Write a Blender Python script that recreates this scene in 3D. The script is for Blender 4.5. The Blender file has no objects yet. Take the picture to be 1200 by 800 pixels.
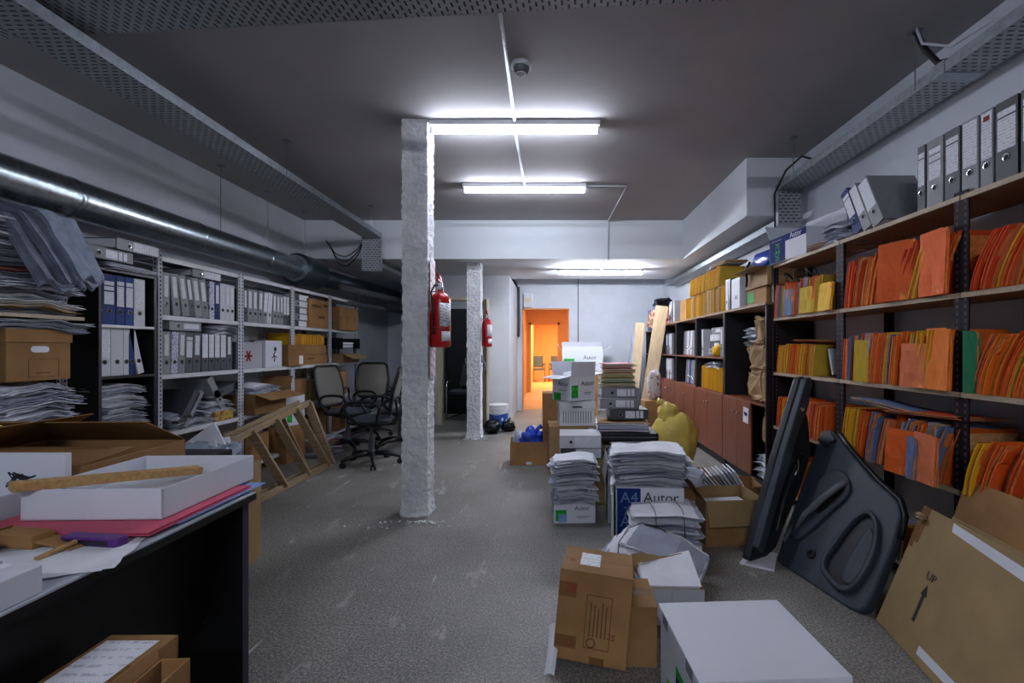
import bpy, math, random
from mathutils import Vector, Matrix, Euler, noise
R = math.radians
PI = math.pi
rnd = random.Random(7)
SC = bpy.context.scene
COL = SC.collection

# ------------------------------------------------------------------ materials
def lin(h):
    h = h.lstrip('#')
    out = []
    for i in (0, 2, 4):
        v = int(h[i:i+2], 16) / 255
        out.append(v/12.92 if v <= .04045 else ((v+.055)/1.055)**2.4)
    return (*out, 1)

class NT:
    def __init__(s, name):
        s.m = bpy.data.materials.new(name); s.m.use_nodes = True
        s.t = s.m.node_tree; s.n = s.t.nodes; s.l = s.t.links
        s.b = s.n['Principled BSDF']
    def node(s, typ, **kw):
        x = s.n.new(typ)
        for k, v in kw.items(): setattr(x, k, v)
        return x
    def link(s, a, b): s.l.new(a, b)
    def val(s, x, sock):
        if isinstance(x, (int, float)): sock.default_value = x
        else: s.link(x, sock)
    def math(s, op, a, b=None):
        x = s.node('ShaderNodeMath', operation=op)
        s.val(a, x.inputs[0])
        if b is not None: s.val(b, x.inputs[1])
        return x.outputs[0]
    def coord(s, kind='Object'):
        return s.node('ShaderNodeTexCoord').outputs[kind]
    def noise(s, scale, detail=4, vec=None, rough=.55):
        x = s.node('ShaderNodeTexNoise'); x.inputs['Scale'].default_value = scale
        x.inputs['Detail'].default_value = detail; x.inputs['Roughness'].default_value = rough
        s.link(vec if vec is not None else s.coord(), x.inputs['Vector'])
        return x.outputs['Fac']
    def ramp(s, fac, stops):
        x = s.node('ShaderNodeValToRGB'); e = x.color_ramp.elements
        while len(e) < len(stops): e.new(.5)
        for el, (p, c) in zip(e, stops):
            el.position = p; el.color = c if len(c) == 4 else (*c, 1)
        s.link(fac, x.inputs[0]); return x.outputs[0]
    def mix(s, fac, a, b, mode='MIX'):
        x = s.node('ShaderNodeMix', data_type='RGBA', blend_type=mode)
        s.val(fac, x.inputs[0])
        for v, k in ((a, 6), (b, 7)):
            if isinstance(v, tuple): x.inputs[k].default_value = v
            else: s.link(v, x.inputs[k])
        return x.outputs[2]
    def bump(s, h, strength=.3, dist=.01):
        x = s.node('ShaderNodeBump'); x.inputs['Strength'].default_value = strength
        x.inputs['Distance'].default_value = dist
        s.link(h, x.inputs['Height']); s.link(x.outputs[0], s.b.inputs['Normal'])
    def color(s, c):
        if isinstance(c, tuple): s.b.inputs['Base Color'].default_value = c
        else: s.link(c, s.b.inputs['Base Color'])

def M(name, col, rough=.65, metal=0, var=0, mott=None, bump=None, spec=.35, hue=0):
    """plain material: colour, per-object variation, blotches (scale, amount), bump (scale, strength)"""
    k = NT(name); c = lin(col)
    k.b.inputs['Roughness'].default_value = rough; k.b.inputs['Metallic'].default_value = metal
    k.b.inputs['Specular IOR Level'].default_value = spec
    out = c
    if mott:
        f = k.noise(mott[0], 5)
        lo = tuple(v*(1-mott[1]) for v in c[:3]) + (1,); hi = tuple(min(1, v*(1+mott[1]*.6)) for v in c[:3]) + (1,)
        out = k.ramp(f, [(.3, lo), (.7, hi)])
    if var or hue:
        oi = k.node('ShaderNodeObjectInfo').outputs['Random']
        h = k.node('ShaderNodeHueSaturation')
        k.link(k.math('ADD', k.math('MULTIPLY', oi, 2*var), 1-var), h.inputs['Value'])
        if hue:
            r2 = k.math('FRACT', k.math('MULTIPLY', oi, 7.31))
            k.link(k.math('ADD', k.math('MULTIPLY', r2, 2*hue), .5-hue), h.inputs['Hue'])
        if isinstance(out, tuple): h.inputs['Color'].default_value = out
        else: k.link(out, h.inputs['Color'])
        out = h.outputs[0]
    k.color(out)
    if bump: k.bump(k.noise(bump[0], 5), bump[1])
    return k.m

def emit(name, col, strength):
    k = NT(name); k.color((0, 0, 0, 1))
    k.b.inputs['Emission Color'].default_value = lin(col)
    k.b.inputs['Emission Strength'].default_value = strength
    return k.m

def mat_floor():
    k = NT('speckled_floor'); v = k.coord()
    fine = k.ramp(k.noise(95, 3, v, .7), [(.34, lin('#4e4c4a')), (.5, lin('#7c7975')), (.68, lin('#b0aca6'))])
    big = k.ramp(k.noise(1.1, 6, v, .65), [(.3, (.60, .60, .59)), (.62, (1, 1, .99))])
    c = k.mix(1.0, fine, big, 'MULTIPLY')
    br = k.node('ShaderNodeTexBrick'); br.offset = 0
    k.link(v, br.inputs['Vector'])
    for n_, x in (('Scale', 1), ('Mortar Size', .0035), ('Brick Width', .44), ('Row Height', .44), ('Mortar Smooth', .3)): br.inputs[n_].default_value = x
    br.inputs['Color1'].default_value = (1, 1, 1, 1); br.inputs['Color2'].default_value = (.95, .95, .95, 1); br.inputs['Mortar'].default_value = (.84, .84, .84, 1)
    c = k.mix(1.0, c, br.outputs[0], 'MULTIPLY')
    mp = k.node('ShaderNodeMapping'); mp.inputs['Scale'].default_value = (2.2, .8, 1); mp.inputs['Rotation'].default_value = (0, 0, .5); k.link(v, mp.inputs[0])
    sc = k.ramp(k.noise(2.3, 8, mp.outputs[0], .75), [(.58, (0, 0, 0)), (.72, (.75, .75, .75))])
    c = k.mix(sc, c, lin('#c4c2bc'))
    mp2 = k.node('ShaderNodeMapping'); mp2.inputs['Scale'].default_value = (9, .7, 1); mp2.inputs['Rotation'].default_value = (0, 0, -.5); k.link(v, mp2.inputs[0])
    s2 = k.ramp(k.noise(1.5, 3, mp2.outputs[0], .5), [(.70, (0, 0, 0)), (.73, (.7, .7, .7))])
    c = k.mix(s2, c, lin('#d2d0ca'))
    k.color(c); k.b.inputs['Roughness'].default_value = .55
    k.bump(k.noise(90, 3, v), .05)
    return k.m

def mat_wall(name, col, stain=.12):
    k = NT(name); v = k.coord(); c = lin(col)
    f = k.noise(1.6, 7, v, .65)
    k.color(k.ramp(f, [(.3, tuple(x*(1-stain) for x in c[:3])), (.6, c)]))
    k.b.inputs['Roughness'].default_value = .8; k.b.inputs['Specular IOR Level'].default_value = .2
    k.bump(k.noise(60, 4, v), .06)
    return k.m

def mat_stucco():
    k = NT('rough_stucco'); v = k.coord()
    k.color(k.ramp(k.noise(7, 6, v), [(.3, lin('#d2d6da')), (.65, lin('#f0f2f4'))]))
    k.b.inputs['Roughness'].default_value = .85
    k.bump(k.noise(34, 5, v, .6), .8, .03)
    return k.m

def mat_perf(name, col):
    """galvanised sheet with rows of punched slots; slots run along local Y"""
    k = NT(name); v = k.coord()
    br = k.node('ShaderNodeTexBrick'); br.offset = .5
    k.link(v, br.inputs['Vector'])
    for n_, x in (('Scale', 1), ('Mortar Size', .010), ('Brick Width', .050), ('Row Height', .030), ('Mortar Smooth', .0)): br.inputs[n_].default_value = x
    g = k.ramp(k.noise(14, 4, v), [(.3, tuple(x*.75 for x in lin(col)[:3])), (.7, lin(col))])
    br.inputs['Color1'].default_value = br.inputs['Color2'].default_value = (.008, .009, .010, 1)
    k.link(g, br.inputs['Mortar'])
    k.color(br.outputs[0]); k.link(k.math('MULTIPLY', br.outputs['Fac'], .35), k.b.inputs['Metallic'])
    k.b.inputs['Roughness'].default_value = .42
    return k.m

def mat_post(name, col, hole='#0a0a0c', metal=0):
    """slotted angle: punched holes along both flanges"""
    k = NT(name); v = k.coord()
    sx = k.node('ShaderNodeSeparateXYZ'); k.link(v, sx.inputs[0])
    u = k.math('ADD', k.math('ABSOLUTE', sx.outputs[0]), k.math('ABSOLUTE', sx.outputs[1]))
    a = k.math('LESS_THAN', k.math('ABSOLUTE', k.math('SUBTRACT', u, .024)), .0062)
    b = k.math('LESS_THAN', k.math('FRACT', k.math('MULTIPLY', sx.outputs[2], 30)), .52)
    k.color(k.mix(k.math('MULTIPLY', a, b), lin(col), lin(hole)))
    k.b.inputs['Roughness'].default_value = .6; k.b.inputs['Specular IOR Level'].default_value = .12; k.b.inputs['Metallic'].default_value = metal
    return k.m

def mat_wood(name, c1, c2, sc=6, rough=.6, axis=(1, 12, 12)):
    k = NT(name); v = k.coord()
    mp = k.node('ShaderNodeMapping'); mp.inputs['Scale'].default_value = axis; k.link(v, mp.inputs[0])
    k.color(k.ramp(k.noise(sc, 6, mp.outputs[0], .6), [(.32, lin(c1)), (.68, lin(c2))]))
    k.b.inputs['Roughness'].default_value = rough
    return k.m

def mat_card(name, c1, c2):
    k = NT(name); v = k.coord()
    oi = k.node('ShaderNodeObjectInfo').outputs['Random']
    w = k.node('ShaderNodeTexWave'); w.inputs['Scale'].default_value = 60; w.inputs['Distortion'].default_value = 1; k.link(v, w.inputs['Vector'])
    base = k.ramp(k.noise(4, 6, v), [(.3, lin(c1)), (.7, lin(c2))])
    base = k.mix(k.math('MULTIPLY', w.outputs['Fac'], .10), base, lin(c1))
    h = k.node('ShaderNodeHueSaturation'); k.link(k.math('ADD', k.math('MULTIPLY', oi, .3), .85), h.inputs['Value']); k.link(base, h.inputs['Color'])
    k.color(h.outputs[0]); k.b.inputs['Roughness'].default_value = .8; k.b.inputs['Specular IOR Level'].default_value = .15
    return k.m

def mat_lines(name, col, ink, dens=90, amt=.5):
    """paper with illegible lines of print"""
    k = NT(name); v = k.coord()
    sx = k.node('ShaderNodeSeparateXYZ'); k.link(v, sx.inputs[0])
    z = k.math('ADD', k.math('MULTIPLY', sx.outputs[2], dens), k.math('MULTIPLY', sx.outputs[1], dens*.37))
    a = k.math('LESS_THAN', k.math('FRACT', z), .35)
    n_ = k.math('GREATER_THAN', k.noise(70, 3, v), .5)
    k.color(k.mix(k.math('MULTIPLY', k.math('MULTIPLY', a, n_), amt), lin(col), lin(ink)))
    k.b.inputs['Roughness'].default_value = .7
    return k.m

def mat_speck(name, col, ink, sc=60, th=.55):
    k = NT(name)
    f = k.ramp(k.noise(sc, 2), [(th-.01, lin(col)), (th+.01, lin(ink))])
    k.color(f); k.b.inputs['Roughness'].default_value = .6
    return k.m

def mat_stripes(name, cols, freq):
    k = NT(name); sx = k.node('ShaderNodeSeparateXYZ'); k.link(k.coord(), sx.inputs[0])
    f = k.math('FRACT', k.math('MULTIPLY', sx.outputs[0], freq))
    x = k.ramp(f, [(i/len(cols), lin(c)) for i, c in enumerate(cols)])
    x.node.color_ramp.interpolation = 'CONSTANT'
    k.color(x); k.b.inputs['Roughness'].default_value = .45
    return k.m

def mat_plastic_clear(name, col):
    k = NT(name); k.color(lin(col)); k.b.inputs['Roughness'].default_value = .18
    k.b.inputs['Transmission Weight'].default_value = .35; k.b.inputs['IOR'].default_value = 1.2
    k.bump(k.noise(18, 5), .8)
    return k.m

m = {}
m['floor'] = mat_floor()
m['wall'] = mat_wall('white_wall_paint', '#c6ccd4')
m['ceil'] = mat_wall('grey_ceiling_paint', '#a9a7a8', .08)
m['beam'] = mat_wall('white_beam_paint', '#d2d8de', .06)
m['orange_wall'] = mat_wall('orange_wall_paint', '#d89a66', .05)
m['tan_floor'] = M('tan_floor_tile', '#b98a5c', .5, mott=(3, .15))
m['stucco'] = mat_stucco()
m['galv'] = M('galvanised_metal', '#a9b2b8', .34, .9, mott=(25, .25))
m['duct'] = M('spiral_duct_metal', '#8e979c', .27, .95, mott=(30, .3))
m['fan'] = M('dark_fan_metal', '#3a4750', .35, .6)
m['perf'] = mat_perf('perforated_tray', '#b0b7bc')
m['steel'] = M('steel_rod', '#8a9096', .35, .9)
m['chrome'] = M('chrome', '#c8ccd0', .15, 1)
m['white_metal'] = M('white_enamel', '#d4d6da', .4, .0, mott=(5, .08))
m['post_white'] = mat_post('white_slotted_angle', '#bcbec6')
m['post_dark'] = mat_post('dark_slotted_angle', '#1c141a', '#4a3e44')
m['shelf_wood'] = mat_wood('chipboard_shelf', '#7a5a3c', '#9c7850', 8)
m['shelf_edge'] = mat_wood('pale_board_edge', '#a08c72', '#bcaa90', 10)
m['black_board'] = M('black_melamine', '#0b0d10', .42, mott=(4, .3))
m['dark_board'] = M('dark_melamine', '#1a1a20', .5, mott=(4, .3))
m['brown_door'] = mat_wood('brown_veneer', '#5c2e1c', '#84482c', 5, .45, (8, 8, .8))
m['cream_door'] = M('cream_door_paint', '#cfc6ac', .55)
m['desk_top'] = M('pale_desk_laminate', '#a4a9b6', .4, mott=(3, .06))
m['edge_purple'] = M('violet_black_edging', '#2a2238', .5)
m['card'] = mat_card('brown_cardboard', '#82603c', '#a27c52')
m['card_pale'] = mat_card('pale_cardboard', '#86704e', '#9a835e')
m['kraft'] = M('kraft_paper', '#a5855c', .8, var=.12, mott=(6, .2), bump=(14, .5))
m['tape'] = M('brown_packing_tape', '#76542e', .6, spec=.15)
m['white_card'] = M('white_cardboard', '#d3d7e0', .6, mott=(3, .05))
m['grey_card'] = M('greyish_cardboard', '#a9adb4', .7, mott=(3, .08))
m['paper'] = M('white_paper', '#e6e8ef', .75, var=.13, mott=(7, .10), spec=.15)
m['paper_dim'] = M('grey_gap_paper', '#a4abbb', .75, var=.2, mott=(9, .2), spec=.15)  # grey paper; among white leaves it paints the shaded gaps
m['paper_warm'] = M('cream_paper', '#d9ceb4', .75, var=.1, mott=(7, .1), spec=.15)
m['drape'] = M('crumpled_grey_folder', '#7f8798', .8, var=.2, mott=(14, .3), bump=(30, .5), spec=.1)
m['printed'] = mat_lines('printed_paper', '#dde0e8', '#8088a0')
m['label'] = mat_lines('binder_label', '#dfe2e8', '#8a8e98', 70, .55)
m['orange'] = M('orange_folder', '#dd6a22', .7, var=.16, mott=(5, .12), hue=.012, spec=.2)
m['deep_orange'] = M('deep_orange_folder', '#cf5420', .7, var=.12, mott=(5, .12), hue=.01, spec=.2)
m['salmon'] = M('salmon_folder', '#d4744a', .7, var=.1, mott=(5, .1), spec=.2)
m['yellow'] = M('yellow_folder', '#dfae20', .7, var=.1, mott=(5, .1), spec=.2)
m['mustard'] = M('mustard_folder', '#c8a838', .7, var=.12, mott=(5, .1), spec=.2)
m['blue_folder'] = M('blue_grey_folder', '#66789a', .7, var=.1, spec=.2)
m['green_folder'] = M('green_folder', '#2f7c58', .7, var=.1, spec=.2)
m['pages'] = M('file_pages', '#d8a878', .8, var=.1, mott=(40, .25), spec=.1)
m['pages_orange'] = M('orange_leaves', '#e08a48', .8, var=.15, mott=(40, .3), spec=.1)
m['b_grey'] = M('grey_binder', '#85878c', .5, var=.16, mott=(20, .08))
m['b_dark'] = M('charcoal_binder', '#4a4d54', .5, var=.2, mott=(20, .08))
m['b_black'] = M('black_binder', '#1b1d22', .45)
m['b_white'] = M('white_binder', '#c4c6cc', .5, var=.06)
m['b_blue'] = M('blue_binder', '#17316e', .55, var=.1, spec=.2)
m['b_mottle'] = mat_speck('mottled_blue_binder', '#c9ccd8', '#3c4a86', 90)
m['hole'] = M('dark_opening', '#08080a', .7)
m['black'] = M('black_plastic', '#101216', .42)
m['door_plastic'] = M('charcoal_moulded_plastic', '#343c46', .5, bump=(160, .12))
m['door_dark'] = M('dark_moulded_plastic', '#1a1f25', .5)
m['grey_plastic'] = M('grey_plastic', '#62666c', .5)
m['mesh_fabric'] = M('grey_mesh_fabric', '#6e6c66', .85, bump=(220, .3))
m['seat_fabric'] = M('dark_seat_fabric', '#3c424a', .85, bump=(120, .2))
m['red'] = M('red_enamel', '#b50d14', .28, spec=.6)
m['red_dull'] = M('dull_red_ink', '#8e2a22', .7)
m['sign'] = mat_lines('red_white_sign', '#dcd6d8', '#a63038', 14, .8)
m['ext_label'] = mat_lines('extinguisher_label', '#d6dade', '#2c3a44', 45, .85)
m['green'] = M('green_print', '#1f9a3c', .6, spec=.1)
m['lime'] = M('lime_print', '#54c83c', .6, spec=.1)
m['navy'] = M('navy_print', '#172c66', .7, spec=.08)
m['ink'] = M('dark_ink', '#24262c', .7)
m['ink_grey'] = M('grey_ink', '#7c828c', .7)
m['ink_brown'] = M('brown_print', '#5c3c20', .7)
m['white_ink'] = M('white_print', '#d8dce4', .6)
m['white_plastic'] = M('white_plastic', '#cfd2d4', .4)
m['blue_plastic'] = M('blue_plastic', '#2a56a8', .35)
m['blue_bag'] = M('blue_plastic_bag', '#2440a8', .25, bump=(25, .7))
m['black_bag'] = M('black_plastic_bag', '#0c0d10', .2, bump=(25, .8))
m['yellow_bag'] = M('yellow_plastic_bag', '#cdb85a', .45, bump=(16, .9), mott=(6, .15))
m['clear'] = mat_plastic_clear('clear_plastic', '#b8c4d8')
m['wood'] = mat_wood('ladder_wood', '#7c6a52', '#ab9474', 7)
m['plank'] = mat_wood('pale_plank', '#a08a68', '#b8a280', 5, .6, (10, 10, 1))
m['stick'] = mat_wood('pine_stick', '#9a7444', '#c49a62', 7)
m['pink'] = M('pink_folder', '#c8506c', .6, mott=(4, .06))
m['sky_blue'] = M('pale_blue_sheet', '#7fa0d4', .6)
m['purple'] = M('purple_plastic', '#5a2a78', .4)
m['purple_folder'] = M('purple_folder', '#5a2456', .6, var=.15)
m['stripes'] = mat_stripes('blue_yellow_stripes', ['#26408e', '#b8a83c'], 12)
m['cable'] = M('dark_cable', '#15171b', .5)
m['conduit'] = M('white_conduit', '#b8bcc4', .45)
m['stain'] = M('damp_stained_pipe', '#4c4e52', .8, mott=(20, .5))
m['red_folder'] = M('red_folder', '#b82838', .6)
m['pink_top'] = M('rose_folder', '#d8607c', .6)
m['tube'] = emit('lit_tube', '#e9efff', 42)
m['tube_strong'] = emit('strong_lit_tube', '#eef2ff', 165)
m['tube_weak'] = emit('aged_lit_tube', '#eef2ff', 130)
m['mix'] = mat_speck('mixed_bright_wrapping', '#b06048', '#d8d0b8', 25)

# ------------------------------------------------------------------ mesh building
class MB:
    def __init__(s): s.v = []; s.f = []; s.mi = []
    def add(s, vs, fs, mi=0):
        b = len(s.v); s.v += [tuple(v) for v in vs]
        for f in fs: s.f.append(tuple(b+i for i in f)); s.mi.append(mi)
        return s
    def box(s, a, b, mi=0, mat=None):
        x0, y0, z0 = a; x1, y1, z1 = b
        vs = [(x0,y0,z0),(x1,y0,z0),(x1,y1,z0),(x0,y1,z0),(x0,y0,z1),(x1,y0,z1),(x1,y1,z1),(x0,y1,z1)]
        if mat is not None: vs = [mat @ Vector(v) for v in vs]
        return s.add(vs, [(0,3,2,1),(4,5,6,7),(0,1,5,4),(1,2,6,5),(2,3,7,6),(3,0,4,7)], mi)
    def cbox(s, c, d, rot=(0,0,0), mi=0):
        mt = Matrix.Translation(c) @ Euler(rot).to_matrix().to_4x4()
        return s.box((-d[0]/2,-d[1]/2,-d[2]/2), (d[0]/2,d[1]/2,d[2]/2), mi, mt)
    def tube(s, pts, r, n=8, mi=0, cap=True, closed=False):
        pts = [Vector(p) for p in pts]; N = len(pts)
        rs = r if isinstance(r, (list, tuple)) else [r]*N
        rings = []; u = None
        for i, p in enumerate(pts):
            if closed: t = pts[(i+1) % N] - pts[i-1]
            else: t = pts[min(i+1, N-1)] - pts[max(i-1, 0)]
            t.normalize()
            if u is None:
                u = t.orthogonal().normalized()
            else:
                u = (u - t*u.dot(t))
                u = u.normalized() if u.length > 1e-6 else t.orthogonal().normalized()
            w = t.cross(u)
            rings.append([p + (u*math.cos(2*PI*k/n) + w*math.sin(2*PI*k/n))*rs[i] for k in range(n)])
        vs = [v for g in rings for v in g]; fs = []
        for i in range(N if closed else N-1):
            a = i*n; b = ((i+1) % N)*n
            for k in range(n): fs.append((a+k, a+(k+1) % n, b+(k+1) % n, b+k))
        if cap and not closed:
            fs.append(tuple(range(n))[::-1]); fs.append(tuple((N-1)*n+k for k in range(n)))
        return s.add(vs, fs, mi)
    def cyl(s, p0, p1, r, n=16, mi=0, r1=None):
        return s.tube([p0, p1], [r, r if r1 is None else r1], n, mi)
    def bar(s, p0, p1, w, t, up=(0,0,1), mi=0):
        """rectangular bar between two points, w across, t along 'up'"""
        p0 = Vector(p0); p1 = Vector(p1); d = (p1-p0).normalized(); u = Vector(up); u = (u-d*u.dot(d)).normalized(); x = d.cross(u)
        vs = []
        for p in (p0, p1):
            for a, b in ((-1,-1),(1,-1),(1,1),(-1,1)): vs.append(p + x*w/2*a + u*t/2*b)
        return s.add(vs, [(0,3,2,1),(4,5,6,7),(0,1,5,4),(1,2,6,5),(2,3,7,6),(3,0,4,7)], mi)
    def lathe(s, prof, n=20, c=(0,0,0), mi=0):
        vs = []; fs = []
        for r, z in prof:
            for k in range(n): vs.append((c[0]+r*math.cos(2*PI*k/n), c[1]+r*math.sin(2*PI*k/n), c[2]+z))
        for i in range(len(prof)-1):
            for k in range(n): fs.append((i*n+k, i*n+(k+1) % n, (i+1)*n+(k+1) % n, (i+1)*n+k))
        fs.append(tuple(range(n))[::-1]); fs.append(tuple((len(prof)-1)*n+k for k in range(n)))
        return s.add(vs, fs, mi)
    def prism(s, poly, t0, t1, fr=None, mi=0):
        """poly in (u,v); extruded along w from t0 to t1; fr maps (u,v,w) to space"""
        n = len(poly); vs = [Vector((u, v, t0)) for u, v in poly] + [Vector((u, v, t1)) for u, v in poly]
        if fr is not None: vs = [fr @ v for v in vs]
        fs = [tuple(range(n))[::-1], tuple(range(n, 2*n))] + [(i, (i+1) % n, n+(i+1) % n, n+i) for i in range(n)]
        return s.add(vs, fs, mi)
    def slab(s, fn, nu, nv, t, mi=0):
        """thin solid sheet: fn(u,v)->Vector for u,v in 0..1, thickness t along +z of fn's normal (approx)"""
        g = [[Vector(fn(i/nu, j/nv)) for j in range(nv+1)] for i in range(nu+1)]
        a = (g[nu][0]-g[0][0]).cross(g[0][nv]-g[0][0])
        nn = a.normalized()*t if a.length > 1e-9 else Vector((0,0,t))
        vs = [p for r_ in g for p in r_]; off = len(vs); vs += [p+nn for p in vs[:off]]
        W = nv+1; fs = []
        for i in range(nu):
            for j in range(nv):
                q = (i*W+j, (i+1)*W+j, (i+1)*W+j+1, i*W+j+1)
                fs.append(q[::-1]); fs.append(tuple(off+k for k in q))
        for i in range(nu):
            fs.append((i*W, (i+1)*W, off+(i+1)*W, off+i*W)); k = nv
            fs.append(((i+1)*W+k, i*W+k, off+i*W+k, off+(i+1)*W+k))
        for j in range(nv):
            fs.append((j+1, j, off+j, off+j+1)); k = nu*W
            fs.append((k+j, k+j+1, off+k+j+1, off+k+j))
        return s.add(vs, fs, mi)
    def rbox(s, a, b, r=.02, n=3, mi=0):
        """box with rounded vertical edges"""
        x0, y0, z0 = a; x1, y1, z1 = b; poly = []
        for cx, cy, a0 in ((x1-r, y1-r, 0), (x0+r, y1-r, 90), (x0+r, y0+r, 180), (x1-r, y0+r, 270)):
            for k in range(n+1):
                t = R(a0+90*k/n); poly.append((cx+r*math.cos(t), cy+r*math.sin(t)))
        return s.prism(poly, z0, z1, None, mi)
    def blob(s, size, amp, seed, nu=20, nv=12, pw=.5, mi=0, c=(0,0,0), freq=4):
        """lumpy closed body standing on z=0 (superellipsoid with noise)"""
        sp = lambda a: math.copysign(abs(a)**pw, a)
        vs = []; fs = []
        for j in range(nv+1):
            ph = -PI/2 + PI*j/nv
            for i in range(nu):
                th = 2*PI*i/nu
                d = Vector((sp(math.cos(ph))*sp(math.cos(th)), sp(math.cos(ph))*sp(math.sin(th)), sp(math.sin(ph))))
                q = 1 + amp*noise.noise(d*freq*.5+Vector((seed*3.1, seed, 0))) + amp*.5*noise.noise(d*freq*1.6+Vector((seed, 5, seed)))
                p = Vector((d.x*size[0]/2*q, d.y*size[1]/2*q, d.z*size[2]/2*(q if d.z > 0 else 1)))
                vs.append((c[0]+p.x, c[1]+p.y, c[2]+max(0, p.z+size[2]/2)))
        for j in range(nv):
            for i in range(nu): fs.append((j*nu+i, j*nu+(i+1) % nu, (j+1)*nu+(i+1) % nu, (j+1)*nu+i))
        return s.add(vs, fs, mi)
    def mesh(s, name, mats, smooth=False):
        me = bpy.data.meshes.new(name); me.from_pydata(s.v, [], s.f)
        for mt in (mats if isinstance(mats, (list, tuple)) else [mats]): me.materials.append(mt)
        if len(set(s.mi)) > 1:
            me.polygons.foreach_set('material_index', s.mi)
        if smooth: me.polygons.foreach_set('use_smooth', [True]*len(me.polygons))
        me.validate(); me.update()
        return me
    def build(s, name, mats, parent=None, smooth=False, bevel=0, loc=None, rot=None, auto=None):
        me = s.mesh(name, mats, smooth)
        o = bpy.data.objects.new(name, me); COL.objects.link(o)
        if parent is not None: o.parent = parent
        if loc is not None: o.location = loc
        if rot is not None: o.rotation_euler = rot
        if bevel:
            md = o.modifiers.new('bevel', 'BEVEL'); md.width = bevel; md.segments = 2; md.limit_method = 'ANGLE'
        if smooth and auto:
            me.set_sharp_from_angle(angle=R(auto))
        return o

def tag(o, label, cat, group=None, kind=None):
    o['label'] = label; o['category'] = cat
    if group: o['group'] = group
    if kind: o['kind'] = kind
    return o
def thing(name, label, cat, loc=(0,0,0), rz=0, group=None, rot=None):
    o = bpy.data.objects.new(name, None); COL.objects.link(o); o.empty_display_size = .1
    o.location = loc; o.rotation_euler = rot if rot is not None else (0,0,rz)
    return tag(o, label, cat, group)
def dup(root, loc, rot, label, cat=None, group=None):
    r = root.copy(); COL.objects.link(r); r.location = loc
    r.rotation_euler = rot if isinstance(rot, (tuple, list, Euler)) else (0,0,rot)
    r['label'] = label
    if cat: r['category'] = cat
    if group: r['group'] = group
    elif 'group' in r.keys(): del r['group']
    for ch in list(root.children):
        c = ch.copy(); COL.objects.link(c); c.parent = r
        for g in list(ch.children):
            d = g.copy(); COL.objects.link(d); d.parent = c
    return r
def struct(o, label, cat): return tag(o, label, cat, kind='structure')
def txt(parent, s, size, loc, rot, mt, name='lettering', align='CENTER', sx=1):
    cu = bpy.data.curves.new(name, 'FONT'); cu.body = s; cu.size = size; cu.extrude = .0006
    cu.align_x = align; cu.align_y = 'CENTER'; cu.resolution_u = 3
    cu.materials.append(mt)
    tmp = bpy.data.objects.new('tmp', cu); COL.objects.link(tmp)
    me = bpy.data.meshes.new_from_object(tmp.evaluated_get(bpy.context.evaluated_depsgraph_get()))
    me.name = name; bpy.data.objects.remove(tmp); bpy.data.curves.remove(cu)
    o = bpy.data.objects.new(name, me); COL.objects.link(o); o.parent = parent; o.location = loc; o.rotation_euler = rot; o.scale = (sx, 1, 1)
    return o
ORD = ('zeroth first second third fourth fifth sixth seventh eighth ninth tenth eleventh twelfth thirteenth fourteenth fifteenth sixteenth seventeenth '
       'eighteenth nineteenth twentieth').split()
def ordn(i):
    if i <= 20: return ORD[i]
    t = {2: 'twenty', 3: 'thirty', 4: 'forty'}[i//10]
    return (t+'-'+ORD[i % 10]) if i % 10 else {3: 'thirtieth', 4: 'fortieth'}[i//10]
FRONT = (R(90), 0, 0)          # lettering that faces -Y

# ------------------------------------------------------------------ camera
cd = bpy.data.cameras.new('camera'); cam = bpy.data.objects.new('camera', cd); COL.objects.link(cam)
cam.location = (0, 0, 1.31); cam.rotation_euler = (R(90), 0, 0)
cd.sensor_width = 36; cd.lens = 545/1200*36; cd.shift_x = -48/1200; cd.shift_y = 8/1200; cd.clip_start = .05
SC.camera = cam

# ------------------------------------------------------------------ room shell
H = 3.1; SOF = 2.56; HB = 2.78
XL, XR, YF, YB = -3.48, 2.33, -4.0, 9.8
T = .12
struct(MB().box((XL-T, YF-T, -.1), (XR+T, YB+.2, 0)).build('floor', m['floor']), 'grey speckled tiled floor with pale scuffs', 'floor')
struct(MB().box((XL-T, YF-T, H), (XR+T, 6.5, H+.1)).build('ceiling', m['ceil']), 'grey painted ceiling with the two lit tube fixtures', 'ceiling')
struct(MB().box((XL-T, YF-T, 0), (XL, YB+.2, H)).build('wall_left', m['wall']), 'long white wall behind the metal duct', 'wall')
struct(MB().box((XR, YF-T, 0), (XR+T, YB+.2, H)).build('wall_right', m['wall']), 'white wall behind the orange files', 'wall')
struct(MB().box((XL, YF-T, 0), (XR, YF, H)).build('wall_rear', m['wall']), 'white end wall of the storeroom', 'wall')
# deep beam + lowered soffit, box-out along the wall of files
struct(MB().box((XL, 6.5, SOF), (XR, 8.0, H)).build('beam', m['beam']), 'deep white beam across the room above second column', 'beam')
struct(MB().box((1.82, 4.37, SOF-.005), (XR, 6.5, H)).build('beam', m['beam']), 'white boxed beam along the wall over the cupboards', 'beam')
b = MB().box((-.75, 8.0, HB), (XR, YB, HB+.1)); b.box((XL, 8.0, SOF), (-.75, YB, SOF+.1)); b.box((-.75, 8.0, SOF), (XR, 8.4, HB))
struct(b.build('ceiling', m['beam']), 'low pale ceiling beyond the beam above the far door', 'ceiling')
# far wall with orange doorway
dx0, dx1, dz = -.65, .345, 2.155
w = MB().box((XL, YB, 0), (dx0, YB+.16, HB)); w.box((dx1, YB, 0), (XR, YB+.16, HB)); w.box((dx0, YB, dz), (dx1, YB+.16, HB))
struct(w.build('wall_back', m['wall']), 'white far wall with the open orange doorway', 'wall')
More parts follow.
